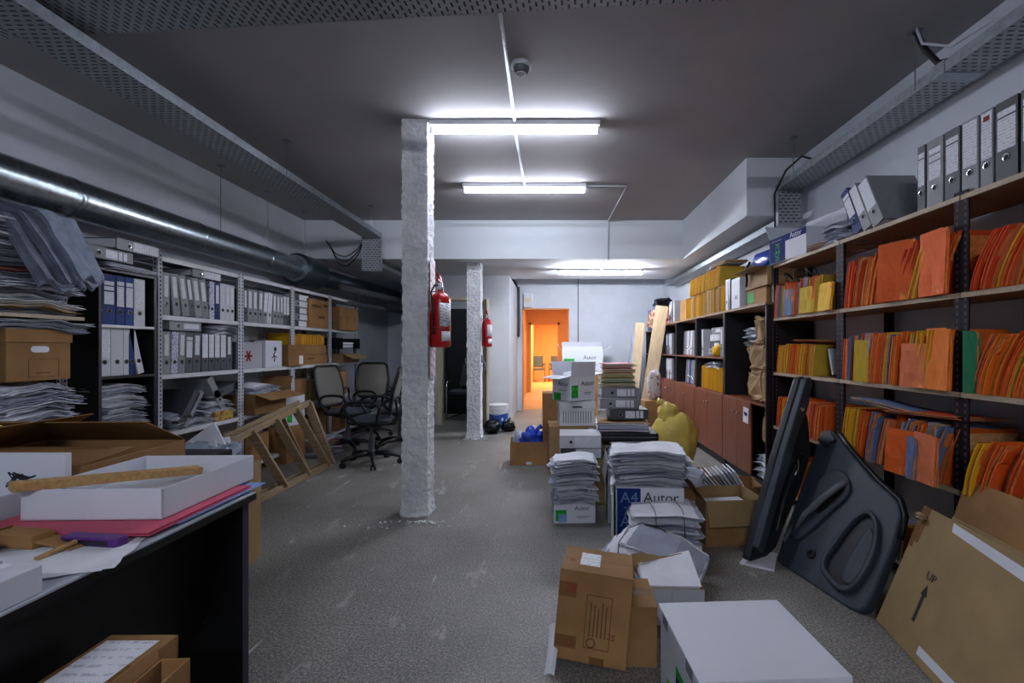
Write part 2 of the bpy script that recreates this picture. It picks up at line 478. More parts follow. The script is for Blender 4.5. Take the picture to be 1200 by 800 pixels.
# partition of the dark side room
px0, px1, pz = -1.94, -1.22, 2.15
w = MB().box((-2.3, 8.0, 0), (px0, 8.1, SOF)); w.box((px1, 8.0, 0), (-.75, 8.1, SOF)); w.box((px0, 8.0, pz), (px1, 8.1, SOF))
w.box((-.85, 8.1, 0), (-.75, YB, SOF)); w.box((-2.3, 8.1, 0), (-2.2, YB, SOF)); w.box((-.85, 8.1, SOF), (-.75, YB, HB))
struct(w.build('wall_partition', m['wall']), 'white partition walls of the dark side room', 'wall')
t = MB(); t.box((px0-.05, 7.975, 0), (px0+.03, 8.11, pz+.04)); t.box((px1-.03, 7.975, 0), (px1+.02, 8.11, pz+.04)); t.box((px0-.05, 7.975, pz-.02), (px1+.02, 8.11, pz+.04))
struct(t.build('trim_1', m['cream_door'], bevel=.005), 'cream door frame of the dark side room', 'door frame')
# open cream door leaf
d = thing('door_1', 'cream door leaf standing open beside the second column', 'door', (px1-.02, 7.96, .01), R(-72)); d['kind'] = 'structure'
MB().box((0, -.02, 0), (.72, .02, 2.08)).build('door_leaf', m['cream_door'], d, bevel=.004)
hb = MB(); hb.cyl((.66, -.02, 1.0), (.66, -.06, 1.0), .012, 10); hb.bar((.66, -.06, 1.0), (.55, -.06, 1.0), .018, .018); hb.box((.64, -.026, .93), (.68, -.02, 1.09))
hb.build('door_handle', m['chrome'], d)
# corridor and inner room behind the orange doorway
c = MB(); c.box((-.9, YB+.16, -.1), (2.4, 20, -.002)); struct(c.build('floor', m['tan_floor']), 'tan floor of the orange corridor beyond far door', 'floor')
c = MB(); c.box((-.9, YB+.16, 0), (-.78, 14, 2.7)); c.box((1.0, YB+.16, 0), (1.12, 14, 2.7)); c.box((-.9, 14, 2.08), (2.4, 14.12, 2.7)); c.box((-.9, 14, 0), (-.72, 14.12, 2.08)); c.box((.2, 14, 0), (2.4, 14.12, 2.08))
c.box((-.9, 14.12, 0), (-.78, 20, 2.7)); c.box((2.28, 14.12, 0), (2.4, 20, 2.7)); c.box((-.9, 20, 0), (2.4, 20.1, 2.7))
struct(c.build('wall_corridor', m['orange_wall']), 'orange walls of the lit corridor beyond far door', 'wall')
c = MB(); c.box((-.9, YB+.16, 2.7), (2.4, 20.1, 2.78)); struct(c.build('ceiling', m['wall']), 'ceiling of the orange corridor beyond far door', 'ceiling')
t = MB()
for x in (-.72, .14): t.box((x, 13.97, 0), (x+.06, 14.14, 2.08))
t.box((-.72, 13.97, 2.02), (.2, 14.14, 2.08))
struct(t.build('trim_2', m['orange_wall']), 'inner door frame at the end of the orange corridor', 'door frame')
t = MB()
for x in (dx0, dx1-.03): t.box((x, YB-.012, 0), (x+.03, YB+.17, dz))
t.box((dx0, YB-.012, dz-.03), (dx1, YB+.17, dz))
struct(t.build('trim_3', m['orange_wall']), 'thin orange frame of the far doorway', 'door frame')
# slim ledge under the duct
struct(MB().box((XL, YF, 2.06), (XL+.05, 6.4, 2.12)).build('trim_4', m['wall'], bevel=.004), 'slim white ledge on wall below the metal duct', 'trim')

def column(x, y, h, label):
    mb = MB(); a = .1; n = 15; nz = int(h/.0145); vs = []; per = []
    for k in range(4*n):
        s_, f = divmod(k, n); u = -a + 2*a*f/n
        per.append([(u, -a), (a, u), (-u, a), (-a, -u)][s_])
    N = len(per)
    for j in range(nz+1):
        z = h*j/nz
        for (px, py) in per:
            q = Vector((px*1.0+x*9, py+y*3, z))
            d = .011*noise.noise(q*27) + .005*noise.noise(q*55) + .004*noise.noise(q*11)
            if z < .1: d += (.1-z)*.18*(1+noise.noise(q*30))
            L = math.hypot(px, py); vs.append((px+px/L*d, py+py/L*d, z))
    fs = [(j*N+k, j*N+(k+1) % N, (j+1)*N+(k+1) % N, (j+1)*N+k) for j in range(nz) for k in range(N)]
    mb.add(vs, fs)
    o = mb.build('column', m['stucco'], smooth=False, loc=(x, y, 0))
    return struct(o, label, 'column')
column(-1.08, 3.73, H, 'tall rough white stucco column with the larger fire extinguisher')
column(-1.16, 6.9, SOF, 'rough white stucco column under the beam beside open cream door')
# plaster crumbs at column foot: stain patch on floor
cr = MB()
for (cx, cy, n_, sp) in ((-1.0, 3.62, 70, .16), (-1.12, 6.8, 40, .12)):
    for i in range(n_):
        a = rnd.uniform(0, 2*PI); q = abs(rnd.gauss(0, sp)); s_ = rnd.uniform(.004, .012)
        px_, py_ = cx+q*math.cos(a)*1.4, cy-.1-abs(q*math.sin(a))*.5
        cr.blob((s_*2, s_*2, s_), .2, i, 6, 4, 1, c=(px_, py_, 0))
tag(cr.build('plaster_crumbs', m['stucco']), 'white plaster crumbs scattered round the column feet', 'crumbs', kind='stuff')

# ------------------------------------------------------------------ lights
def tube_light(x, y, z, label, tm='tube'):
    t = thing('fluorescent_light', label, 'ceiling light', (x, y, z), 0)
    L = .67
    MB().prism([(-.06, 0), (.06, 0), (.05, -.035), (-.05, -.035)], -L, L, Matrix(((0,0,1,0),(1,0,0,0),(0,1,0,0),(0,0,0,1)))).build('housing', m['white_metal'], t)
    for sx in (-1, 1):
        e = MB().box((sx*L-.02*(sx+1)/2-.0*sx, -.02, -.085), (sx*L+.02*(1-sx)/2, .02, -.035)); e.build('end_socket', m['white_plastic'], t, bevel=.003)
    MB().cyl((-L+.02, 0, -.064), (L-.02, 0, -.064), .017, 12).build('tube', m[tm], t, smooth=True)
    return t
tube_light(-.30, 3.70, H, 'long lit tube light on ceiling beside the tall column')
tube_light(-.31, 5.10, H, 'lit tube light on the ceiling in front of the beam')
tube_light(-.30, -2.1, H, 'lit tube light on the ceiling far behind the crossing cable tray', 'tube_weak')
tube_light(.75, 7.36, SOF, 'lit tube light under the low ceiling before the far wall', 'tube_strong')
def area(name, loc, size, power, col, rot=(0,0,0)):
    ld = bpy.data.lights.new(name, 'AREA'); ld.energy = power; ld.color = col; ld.shape = 'RECTANGLE'; ld.size, ld.size_y = size
    o = bpy.data.objects.new(name, ld); COL.objects.link(o); o.location = loc; o.rotation_euler = rot; return o
area('corridor_lamp', (.2, 11.8, 2.66), (.5, .5), 26, (1, .80, .58))
area('inner_room_lamp', (.6, 17, 2.66), (.8, .8), 150, (1, .76, .42))
area('side_room_fill', (-1.55, 8.9, 2.5), (.4, .4), 2.2, (.85, .92, 1))  # added fill to lift the dark interior, no fixture modelled here
wd = bpy.data.worlds.new('world'); SC.world = wd; wd.use_nodes = True
wd.node_tree.nodes['Background'].inputs[0].default_value = (.5, .55, .65, 1); wd.node_tree.nodes['Background'].inputs[1].default_value = .05

# smoke detector, conduits, rods
t = thing('smoke_detector', 'round white smoke detector on the ceiling', 'smoke detector', (-.2, 2.93, H))
MB().lathe([(.062, 0), (.064, -.018), (.058, -.026)][::-1], 24).build('mounting_plate', m['white_plastic'], t, smooth=True, auto=40)
MB().lathe([(.02, -.062), (.044, -.056), (.052, -.026)], 24).build('sensor_head', m['grey_plastic'], t, smooth=True, auto=40)
MB().lathe([(.028, -.066), (.032, -.06)], 20).build('cap', m['white_plastic'], t)
def pipe(name, label, cat, pts, r, mt, n=8):
    return tag(MB().tube(pts, r, n).build(name, mt, smooth=True), label, cat)
zc = H-.012
pipe('conduit', 'thin white conduit running along ceiling past the smoke detector', 'conduit', [(-.262, 1.5, zc), (-.3, 3.63, zc)], .011, m['conduit'])
pipe('conduit', 'thin white conduit between the two tube lights on the ceiling', 'conduit', [(-.31, 3.78, zc), (-.31, 5.03, zc)], .011, m['conduit'])
pipe('conduit', 'white conduit bending from second tube light down the beam', 'conduit', [(.365, 5.1, zc), (.82, 5.1, zc), (.81, 5.14, zc), (.77, 6.47, zc), (.77, 6.485, zc-.02), (.77, 6.485, SOF-.01), (.76, 6.52, SOF-.013), (.75, 7.28, SOF-.013)], .011, m['conduit'])
pipe('conduit', 'thin grey conduit running down the white far wall', 'conduit', [(.53, YB-.01, HB), (.53, YB-.01, 1.35)], .008, m['stain'])
pipe('drain_pipe', 'stained dark pipe beside the orange doorway', 'pipe', [(-.72, YB-.05, 2.6), (-.71, YB-.06, 1.9), (-.72, YB-.05, 1.55)], .025, m['stain'], 8)
t = thing('fuse_box', 'small white fuse box above the orange doorway', 'fuse box', (-.52, YB-.001, 2.17))
MB().box((-.09, -.08, 0), (.09, 0, .28)).build('housing', m['white_plastic'], t, bevel=.006)
MB().box((-.06, -.086, .1), (.06, -.08, .2)).build('cover_flap', m['cream_door'], t, bevel=.002)

# ------------------------------------------------------------------ cable trays
def tray(label, loc, rz, length, w, hgt=.06, drops=()):
    """perforated tray; local Y along its run, bottom at z=0"""
    t = thing('cable_tray', label, 'cable tray', loc, rz)
    MB().box((-w/2, 0, 0), (w/2, length, .003)).build('tray_bottom', m['perf'], t)
    for sx in (-1, 1):
        b = MB(); b.box((sx*w/2-.0015, 0, 0), (sx*w/2+.0015, length, hgt)); b.box((sx*w/2-(.012 if sx > 0 else 0), 0, hgt-.003), (sx*w/2+(0 if sx > 0 else .012), length, hgt))
        b.build('side_rail', m['galv'], t)
    return t
zt = 2.80
tl = tray('long perforated cable tray over the duct side of room', (-2.435, 1.2, zt), 0, 5.05, .25)
o = MB().box((-.125, 0, 0), (.125, .45, .003)).build('drop_section', m['perf'], tl, loc=(0, 5.05, 0), rot=(R(-90), 0, 0))
for x in (-.127, .124): MB().box((x, 5.03, -.45), (x+.003, 5.09, .06)).build('drop_edge', m['galv'], tl)
tr = tray('perforated cable tray high above the orange files', (2.168, 1.0, 2.76), 0, 3.28, .222)
o = MB().box((-.11, 0, 0), (.11, .31, .003)).build('drop_section', m['perf'], tr, loc=(0, 3.28, 0), rot=(R(-90), 0, 0))
for x in (-.112, .109): MB().box((x, 3.24, -.31), (x+.003, 3.30, .06)).build('drop_edge', m['galv'], tr)
jb = MB(); jb.box((-.116, 1.44, -.004), (.116, 1.52, 0)); jb.box((-.117, 1.44, -.004), (-.113, 1.52, .066)); jb.build('joint_plate', m['galv'], tr)
tray('perforated cable tray under the boxed beam above the cupboards', (2.19, 4.28, 2.445), 0, 4.2, .222)
tray('perforated cable tray under the low ceiling behind tall column', (-2.435, 6.3, 2.40), 0, 2.6, .25)
# cross tray, slightly skewed; local Y along world X
ct = thing('cable_tray', 'perforated cable tray crossing the ceiling in front of the smoke detector', 'cable tray', (-3.0, 2.29, 2.9), R(-90)+R(-4.2))
MB().box((-.115, 0, 0), (.115, 4.6, .003)).build('tray_bottom', m['perf'], ct)
for sx in (-1, 1): MB().box((sx*.115-.0015, 0, 0), (sx*.115+.0015, 4.6, .06)).build('side_rail', m['galv'], ct)
def rod(x, y, z0, z1, label):
    t = thing('hanger_rod', label, 'hanger', (x, y, 0))
    MB().cyl((0, 0, z0), (0, 0, z1), .004, 6).build('rod', m['steel'], t)
    MB().box((-.025, -.025, z1-.012), (.025, .025, z1)).build('ceiling_bracket', m['steel'], t)
rod(-2.29, 4.0, zt, H, 'threaded rod holding duct-side cable tray, near its middle')
rod(-2.29, 5.85, zt, H, 'threaded rod holding duct-side cable tray, near its drop')
rod(2.04, 2.62, 2.76, H, 'threaded rod holding the tray above the orange files, by the loose cables')
rod(2.04, 3.95, 2.76, H, 'threaded rod holding the tray above the orange files, near its drop')
for y in (4.55, 5.3, 6.1): rod(-3.25, y, 2.45, H, 'thin rod holding the metal duct, '+{4.55: 'first from the black cabinet', 5.3: 'second from the black cabinet', 6.1: 'beside the dark duct fan'}[y])
def sag(p, q, dip, n=14, wob=0):
    p, q = Vector(p), Vector(q)
    return [p.lerp(q, i/n) + Vector((0, 0, -dip*4*(i/n)*(1-i/n))) + Vector((wob*math.sin(i*1.1), 0, 0)) for i in range(n+1)]
for k, (dp, lb) in enumerate(((.20, 'upper'), (.245, 'middle'), (.29, 'lowest'))):
    pipe('loose_cable', '%s black cable sagging from wall to the tray before the beam' % lb, 'cable', sag((-3.1+.02*k, 6.35, 2.78-.02*k), (-2.55, 6.2, 2.72-.02*k), dp, 14, .008), .007, m['cable'])
pipe('loose_cable', 'pale cable hanging from ceiling hole into tray above orange files', 'cable', [(2.03, 2.6, H), (2.05, 2.58, 3.0), (2.1, 2.45, 2.9), (2.13, 2.25, 2.9), (2.15, 2.1, 2.8)], .007, m['conduit'])
pipe('loose_cable', 'thick dark cable hanging from ceiling into tray above orange files', 'cable', [(2.04, 2.62, H), (2.08, 2.6, 2.98), (2.12, 2.56, 2.88), (2.15, 2.45, 2.84), (2.16, 2.4, 2.77)], .016, m['cable'])
pipe('loose_cable', 'black cable curving over the drop of the tray beside the boxed beam', 'cable', [(2.15, 3.7, 2.79), (2.06, 3.85, 2.9), (2.03, 4.05, 2.86), (2.02, 4.24, 2.72), (2.03, 4.25, 2.4)], .009, m['cable'])

# ------------------------------------------------------------------ duct
t = thing('air_duct', 'long shiny round metal air duct along white wall', 'air duct', (-3.25, 0, 2.32))
r = .135; path = []
MB().tube([(0, YF+.02, 0), (0, 5.85, 0)], r, 40, cap=True).build('pipe', m['duct'], t, smooth=True, auto=40)
for y in (.95, 2.05, 3.1, 4.2, 5.2):
    MB().tube([(0, y-.02, 0), (0, y-.012, 0), (0, y+.012, 0), (0, y+.02, 0)], [r+.0005, r+.004, r+.004, r+.0005], 40, cap=False).build('joint_band', m['duct'], t, smooth=True)
MB().tube([(0, 1.78, 0), (0, 1.8, 0), (0, 1.84, 0), (0, 1.86, 0)], [r+.001, r+.012, r+.012, r+.001], 40, cap=False).build('joint_band', m['galv'], t, smooth=True)
f = MB().lathe([(.14, 0), (.2, .04), (.2, .5), (.14, .58)], 32).build('duct_fan', m['fan'], t, smooth=True, auto=35, loc=(0, 5.86, 0), rot=(R(-90), 0, 0))
MB().tube([(0, 5.83, 0), (0, 5.89, 0)], .165, 32).build('fan_flange', m['galv'], t, smooth=True, auto=35)
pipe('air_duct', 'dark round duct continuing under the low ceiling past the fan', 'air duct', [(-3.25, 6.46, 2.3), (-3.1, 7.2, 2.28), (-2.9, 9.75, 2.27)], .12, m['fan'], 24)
pipe('water_pipe', 'thinner grey pipe beside the dark duct under low ceiling', 'pipe', [(-2.95, 6.45, 2.16), (-2.75, 8.2, 2.16), (-2.6, 9.75, 2.16)], .05, m['stain'], 12)
pipe('water_pipe', 'lowest grey pipe under the low ceiling behind white shelving', 'pipe', [(-3.2, 6.6, 2.0), (-2.95, 8.2, 2.0), (-2.8, 9.75, 2.0)], .04, m['stain'], 12)
# ------------------------------------------------------------------ shelving
def shelving(name, label, side, xf, xb, posts, levels, postmat, mk_shelf, top=2.05):
    t = thing(name, label, 'shelving unit', (0, 0, 0))
    sg = side                                   # +1: wall on +x, -1: wall on -x
    for y in posts:
        for x, fx in ((xf, sg), (xb, -sg)):
            b = MB(); b.box((min(0, fx*.04), -.0015, 0), (max(0, fx*.04), .0015, top)); b.box((-.0015, 0, 0), (.0015, .04, top))
            if y not in (posts[0], posts[-1]): b.box((-.0015, -.04, 0), (.0015, 0, top))
            b.build('post', postmat, t, loc=(x, y, 0))
    for z in levels:
        for y0, y1 in zip(posts[:-1], posts[1:]): mk_shelf(t, min(xf, xb)+.003, max(xf, xb)-.003, y0+.004, y1-.004, z, sg)
    return t
def shelf_metal(t, x0, x1, y0, y1, z, sg):
    b = MB(); b.box((x0, y0, z-.004), (x1, y1, z)); xf = x1 if sg < 0 else x0
    b.box((xf-.002, y0, z-.036), (xf+.002, y1, z)); b.box((x0, y0, z-.03), (x1, y0+.002, z)); b.box((x0, y1-.002, z-.03), (x1, y1, z))
    b.build('shelf', m['white_metal'], t)
def shelf_board(t, x0, x1, y0, y1, z, sg):
    b = MB(); b.box((x0+.004, y0, z-.024), (x1, y1, z)); o = b.build('shelf', m['shelf_wood'], t)
    e = MB().box((x0-.01, y0, z-.024), (x0+.004, y1, z)); e.build('edge_strip', m['shelf_edge'], o)
LV = (2.04, 1.575, 1.10, .63, .12)
WX, WXB = -3.10, -3.465
WP = [3.65, 4.62, 5.54, 6.47, 7.35]
shelving('white_shelving', 'white slotted steel shelving full of binders and boxes under the duct', -1, WX, WXB, WP, LV, m['post_white'], shelf_metal)
RX, RXB = 1.95, 2.29
RP = [.34, 1.28, 2.22, 3.16, 4.10]
shelving('dark_shelving', 'dark slotted steel shelving with wooden boards holding orange files', 1, RX, RXB, RP, LV, m['post_dark'], shelf_board, 2.06)

# ------------------------------------------------------------------ binders
BCOL = dict(grey='b_grey', dark='b_dark', black='b_black', white='b_white', blue='b_blue', mottled='b_mottle')
BNAME = dict(grey='grey', dark='charcoal', black='black', white='off-white', blue='blue', mottled='mottled blue')
BW, BD, BH = .078, .305, .345
_bp = {}
def binder_proto(col, style, w, full=True):
    k = (col, style, round(w, 3))
    if k in _bp: return dup(_bp[k], (0,0,0), 0, 'x', 'binder')
    h, d = BH, BD
    b = MB(); b.box((-w/2, 0, 0), (w/2, .004, h)); b.box((-w/2, .004, 0), (-w/2+.003, d, h)); b.box((w/2-.003, .004, 0), (w/2, d, h))
    o = b.build('binder', m[BCOL[col]], None, bevel=.0012)
    MB().box((-w/2+.006, .02, .006), (w/2-.012, d-.02, h-.018)).build('pages', m['paper'], o)
    fr = MB(); fr.tube([(.014*math.cos(a*PI/7), -.001, .095+.014*math.sin(a*PI/7)) for a in range(14)], .0028, 6, 0, closed=True)
    fr.lathe([(.0125, 0), (.0125, .0006)], 14, mi=1)
    n = 14*6; fr.v[n:] = [(x, -.0005-z*.5, .095+y) for x, y, z in fr.v[n:]]
    fr.build('finger_ring', [m['chrome'], m['hole']], o)
    lm = m['label']
    def lab(x0, x1, z0, z1, mt=lm): MB().box((x0, -.0012, z0), (x1, 0, z1)).build('label', mt, o)
    if style == 'strip': lab(-w*.27, w*.27, .15, .32)
    elif style == 'wide': lab(-w*.40, w*.40, .13, .27); lab(-w*.40, w*.40, .278, .305)
    elif style == 'tall': lab(-w*.42, w*.42, .125, .335)
    elif style == 'window':
        lab(-w*.36, w*.36, .14, .225); lab(-w*.36, w*.36, .235, .262); lab(-w*.36, w*.36, .27, .297)
    elif style == 'red':
        lab(-w*.42, w*.42, .125, .335); MB().box((-w*.25, -.0018, .295), (w*.25, -.0012, .318)).build('sticker', m['red_dull'], o)
    _bp[k] = o
    tag(o, 'x', 'binder'); return o
def put_binder(col, style, w, loc, rot, label, group):
    o = binder_proto(col, style, w); o.location = loc; o.rotation_euler = rot
    tag(o, label, 'binder', group); return o
def binder_row(side, xf, y0, z, seq, where, group, gap=.004, anchor='post'):
    """seq of (colour, style, lean degrees[, width, forward]); runs to image right from y0"""
    dirn = 1 if side < 0 else -1; rz = R(90) if side < 0 else R(-90); y = y0
    for i, q in enumerate(seq):
        col, st, lean = q[:3]; w = q[3] if len(q) > 3 and q[3] else BW; fwd = q[4] if len(q) > 4 else 0
        a = R(lean); ext = w*math.cos(a)+(.0)
        yc = y + dirn*(ext/2)
        put_binder(col, st, w, (xf - side*fwd, yc, z+.001+abs(math.sin(a))*w/2), (0, a, rz), '%s%s binder, %s from %s %s' % ('leaning ' if abs(lean) > 3 else '', BNAME[col], ordn(i+1), anchor, where), group)
        nxt = seq[i+1][2] if i+1 < len(seq) else lean
        y += dirn*(ext+gap+max(0, math.tan(R(lean-nxt))*BH*.95))
XW = WX-.02
S = lambda n, c, st, l: [(c, st, l)]*n
b1 = 'on second white board, bay by black cabinet'
binder_row(-1, XW, 3.715, 1.575, [('grey','strip',0,.07), ('grey','strip',-6), ('grey','strip',-9), ('dark','strip',-9,.062), ('grey','strip',-9), ('grey','strip',-8), ('mottled','none',0,.062), ('blue','strip',0,.068), ('white','none',0,.066), ('white','strip',0,.06), ('white','strip',0,.06)], b1, 'binders on the second board, first white bay', .003)
b2 = 'on third white board, bay by black cabinet'
binder_row(-1, XW, 3.715, 1.10, [('grey','strip',0), ('mottled','none',2,.07), ('grey','strip',2,.07), ('dark','wide',2), ('dark','strip',2,.09), ('dark','tall',0), ('dark','tall',0,.07), ('dark','tall',0,.07), ('dark','tall',0), ('dark','strip',0)], b2, 'binders on the third board, first white bay', .004)
b3 = 'on second white board, bay before the binder stack'
binder_row(-1, XW, 4.69, 1.575, [('dark','strip',0,.06), ('grey','strip',0), ('grey','strip',0), ('grey','strip',3), ('grey','tall',5,.07), ('white','tall',5,.08), ('grey','strip',1,.066), ('grey','strip',0,.062), ('grey','strip',0,.062), ('dark','tall',0,.06), ('dark','tall',0,.06)], b3, 'binders on the second board, second white bay', .0035)
# binders lying flat (spine to the room): rotate so spine faces out; local Z along the shelf
def lying(side, xf, y, z, col, st, label, group=None, w=BW, yaw=0, flip=1):
    """binder on its side: its height runs along the shelf"""
    base = Euler((0, 0, R(90) if side < 0 else R(-90))).to_matrix().to_4x4()
    rot = (Matrix.Rotation(R(yaw), 4, 'Z') @ base @ Matrix.Rotation(R(90*flip), 4, 'Y')).to_euler()
    o = binder_proto(col, st, w); o.rotation_euler = rot; o.location = (xf, y, z+w/2+.001); tag(o, label, 'binder', group); return o
lying(-1, XW, 3.78, 1.10+BH+.012, 'grey', 'strip', 'grey lever arch binder lying across the standing binders under second board')
lying(-1, XW+.005, 4.02, 1.575+BH+.012, 'grey', 'tall', 'grey lever arch binder lying on standing binders near top of first white bay', w=.07)
for k in range(5):
    lying(-1, XW-.01+.008*(k % 2), 5.60+.012*(k % 3), 1.575+k*.081, ['dark','grey','dark','grey','dark'][k], 'tall', 'dark binder lying in the stack beside the large carton, %s from the bottom' % ordn(k+1), 'lying binder stack on white shelving')

# ------------------------------------------------------------------ sheets and files
def flat_file(name, w, d, t, seed, droop, wave, mats, n_in=6, fan=.02):
    """a folded file of loose leaves lying flat; wavy, frayed edges; origin bottom centre"""
    rr = random.Random(seed); b = MB()
    def surf(x0, x1, y0, y1, z):
        def fn(u, v):
            x = x0+(x1-x0)*u; y = y0+(y1-y0)*v
            if u in (0, 1): x += rr.uniform(-.006, .006)
            if v in (0, 1): y += rr.uniform(-.006, .006)
            q = wave*noise.noise(Vector((x*6, y*6, 3.3))) - droop*(2*x/w)**2*.5 - droop*(2*y/d)**2*.25
            return (x, y, z+q)
        return fn
    nl = n_in+2
    for i in range(nl):
        e = i in (0, nl-1); j = lambda a=fan: rr.uniform(-a, a*.6)
        x0, x1, y0, y1 = -w/2-j(), w/2+j(rr.choice((fan, fan*1.8))), -d/2-j(rr.choice((fan, fan*1.6))), d/2+j()
        th = t*.09 if e else t*.075
        b.slab(surf(x0, x1, y0, y1, t*(.02+.86*i/(nl-1))), 8, 6, th, 0 if e or i == 3 else 1)
    return b.build(name, mats)
def pile(base, w, d, n, t, rz=0, droop=.01, wave=.012, seed=1, where='', group='', mats=None, adj=None, tilt=(0,0), slide=(0,0), jit=.022, name='paper_file', cat='paper file', upto='top'):
    rr = random.Random(seed); out = []
    base = Vector(base); tm = (Matrix.Rotation(rz, 4, 'Z') @ Euler((tilt[0], tilt[1], 0)).to_matrix().to_4x4())
    z = 0
    for i in range(n):
        ti = t*rr.uniform(.6, 1.4); sc = rr.uniform(.86, 1.06)
        mt = mats[rr.randrange(len(mats))] if mats else ('paper', 'printed')
        o = flat_file(name, w*sc, d*sc, ti, seed*100+i, droop*1.3, wave*1.5, [m[mt[0]], m[mt[1]]])
        p = tm @ Vector((rr.uniform(-jit, jit)+slide[0]*i, rr.uniform(-jit, jit)+slide[1]*i, z))
        o.location = base+p; o.rotation_euler = (tm @ Matrix.Rotation(rr.uniform(-.13, .13), 4, 'Z')).to_euler()
        k = n-i
        if adj: ad = adj(mt[0])
        else: ad = {'paper': 'white', 'paper_dim': 'greyish', 'paper_warm': 'cream', 'purple_folder': 'purple', 'mustard': 'mustard', 'yellow': 'yellow', 'green_folder': 'green', 'orange': 'orange', 'kraft': 'brown', 'blue_folder': 'blue-grey'}.get(mt[0], 'white')
        tag(o, '%s file, %s from top of %s' % (ad, ordn(k), where), cat, group)
        out.append(o); z += ti*1.02
    return out, z
WP_ = [('paper', 'paper_dim'), ('paper', 'paper'), ('paper', 'paper_dim'), ('paper_dim', 'paper')]
DIM = [('paper_dim', 'paper'), ('paper', 'paper_dim'), ('paper_dim', 'paper_dim')]

# ------------------------------------------------------------------ standing folders on the dark shelving
_fm = {}
def folder_mesh(var, h, L, t, lean, curve):
    k = (var, round(h, 2), round(t, 3), round(lean, 2), round(curve, 2))
    if k in _fm: return _fm[k]
    rr = random.Random(var*17+3)
    def mk(idx, mats):
        b = MB()
        for i in idx:
            e = i in (0, 5); x = t*i/5*.92
            hh = h*(1 if e else rr.uniform(.9, .985)); y0 = rr.uniform(0, .006) if e else rr.uniform(.006, .016); dip = rr.choice([0, 0, .012, .03]) if e else 0
            def fn(u, v):
                z = hh*v; q = v*v*curve*h + v*lean*h
                if u == 0 and v > .8: z -= dip
                return (x+q+.003*noise.noise(Vector((u*2+i, v*3, var))), y0+L*u, z)
            b.slab(fn, 3, 6, -t*.16 if e else -t*.11)
        return b.mesh('folder_cover' if 0 in idx else 'pages', mats)
    c = mk((0, 5), m['orange']); p = mk((1, 2, 3, 4), m['pages'])
    _fm[k] = (c, p); return c, p
CN = dict(orange='orange', deep_orange='deep orange', salmon='salmon', yellow='yellow', mustard='mustard', blue_folder='blue-grey', green_folder='green', paper='white', paper_dim='grey', paper_warm='cream', kraft='brown')
def folder(side, xf, y, z, h, L, t, lean, curve, col, label, group, var, yaw=0, pg='pages'):
    c, p = folder_mesh(var, h, L, t, lean, curve)
    o = bpy.data.objects.new('paper_folder', c); COL.objects.link(o)
    o.material_slots[0].link = 'OBJECT'; o.material_slots[0].material = m[col]
    o.location = (xf, y, z+.001); o.rotation_euler = (0, 0, (R(90) if side < 0 else R(-90))+yaw)
    q = bpy.data.objects.new('pages', p); COL.objects.link(q); q.parent = o
    q.material_slots[0].link = 'OBJECT'; q.material_slots[0].material = m[pg]
    return tag(o, label, 'paper folder', group)
def folder_row(side, xf, y0, y1, z, h, where, group, seed, lean, curve, pal, tr=(.027, .046), out=.03, anchor='post'):
    rr = random.Random(seed); dirn = 1 if side < 0 else -1; y = y0; i = 0
    lean_f = lean if callable(lean) else (lambda u: lean)
    while True:
        t = rr.uniform(*tr)
        u = abs(y-y0)/max(.01, abs(y1-y0))
        if abs(y-y0)+t > abs(y1-y0): break
        l = round(lean_f(u)/.04)*.04
        col = rr.choice(pal); i += 1
        folder(side, xf-side*rr.uniform(-.004, out), y, z, h*rr.choice((.94, 1, 1, 1.04)), .28, round(t/.004)*.004, l, curve, col, '%s folder, %s from %s %s' % (CN[col], ordn(i), anchor, where), group, rr.randrange(5), rr.uniform(-.03, .03), rr.choice(['pages', 'pages_orange', 'pages_orange', 'pages_orange', 'pages_orange']))
        y += dirn*(t+.003)
    return i
OR = ['orange']*7+['deep_orange']*4+['salmon', 'yellow']
MX = ['orange']*6+['deep_orange']*2+['salmon', 'mustard', 'yellow', 'paper_dim', 'blue_folder']
YX = ['orange']*4+['mustard']*2+['yellow', 'salmon']
FX = RX+.0
lb = {2: 'second dark board', 3: 'third dark board', 4: 'fourth dark board', 5: 'lowest dark board'}
bay = {1: 'bay beside cupboards', 2: 'middle bay', 3: 'bay behind flat carton'}
def fr(bayno, lev, y0, y1, h, seed, lean, curve, pal, **kw):
    folder_row(1, FX, y0, y1, LV[lev-1], h, 'on %s, %s' % (lb[lev], bay[bayno]), 'orange files, %s, %s' % (lb[lev], bay[bayno]), seed, lean, curve, pal, **kw)
fr(1, 2, 4.05, 3.36, .27, 11, .05, .08, MX, anchor='far post')
fr(2, 2, 3.10, 2.30, .295, 12, lambda u: .06+.30*u, .10, OR, anchor='far post')
fr(3, 2, 2.15, 1.45, .255, 13, lambda u: .16+.2*u, .30, OR, tr=(.018, .032), anchor='far post')
fr(1, 3, 4.05, 3.45, .235, 14, .10, .10, YX, anchor='far post')
fr(2, 3, 3.11, 2.27, .29, 15, lambda u: .02+.12*u, .05, MX, anchor='far post')
fr(3, 3, 2.16, 1.45, .27, 16, lambda u: .12+.2*u, .25, YX, tr=(.020, .036), anchor='far post')
fr(1, 4, 4.05, 3.30, .26, 17, .06, .08, OR, anchor='far post')
fr(2, 4, 3.11, 2.28, .29, 18, lambda u: .06+.2*u, .10, MX, out=.07, anchor='far post')
fr(3, 4, 2.15, 1.40, .27, 19, lambda u: .1+.16*u, .22, OR, tr=(.020, .036), out=.06, anchor='far post')
fr(1, 5, 4.02, 3.62, .27, 20, .02, .08, ['salmon', 'deep_orange', 'orange'], anchor='far post')
fr(2, 5, 2.62, 2.30, .22, 21, .12, .08, ['yellow', 'mustard', 'yellow', 'paper_dim'], anchor='far post')
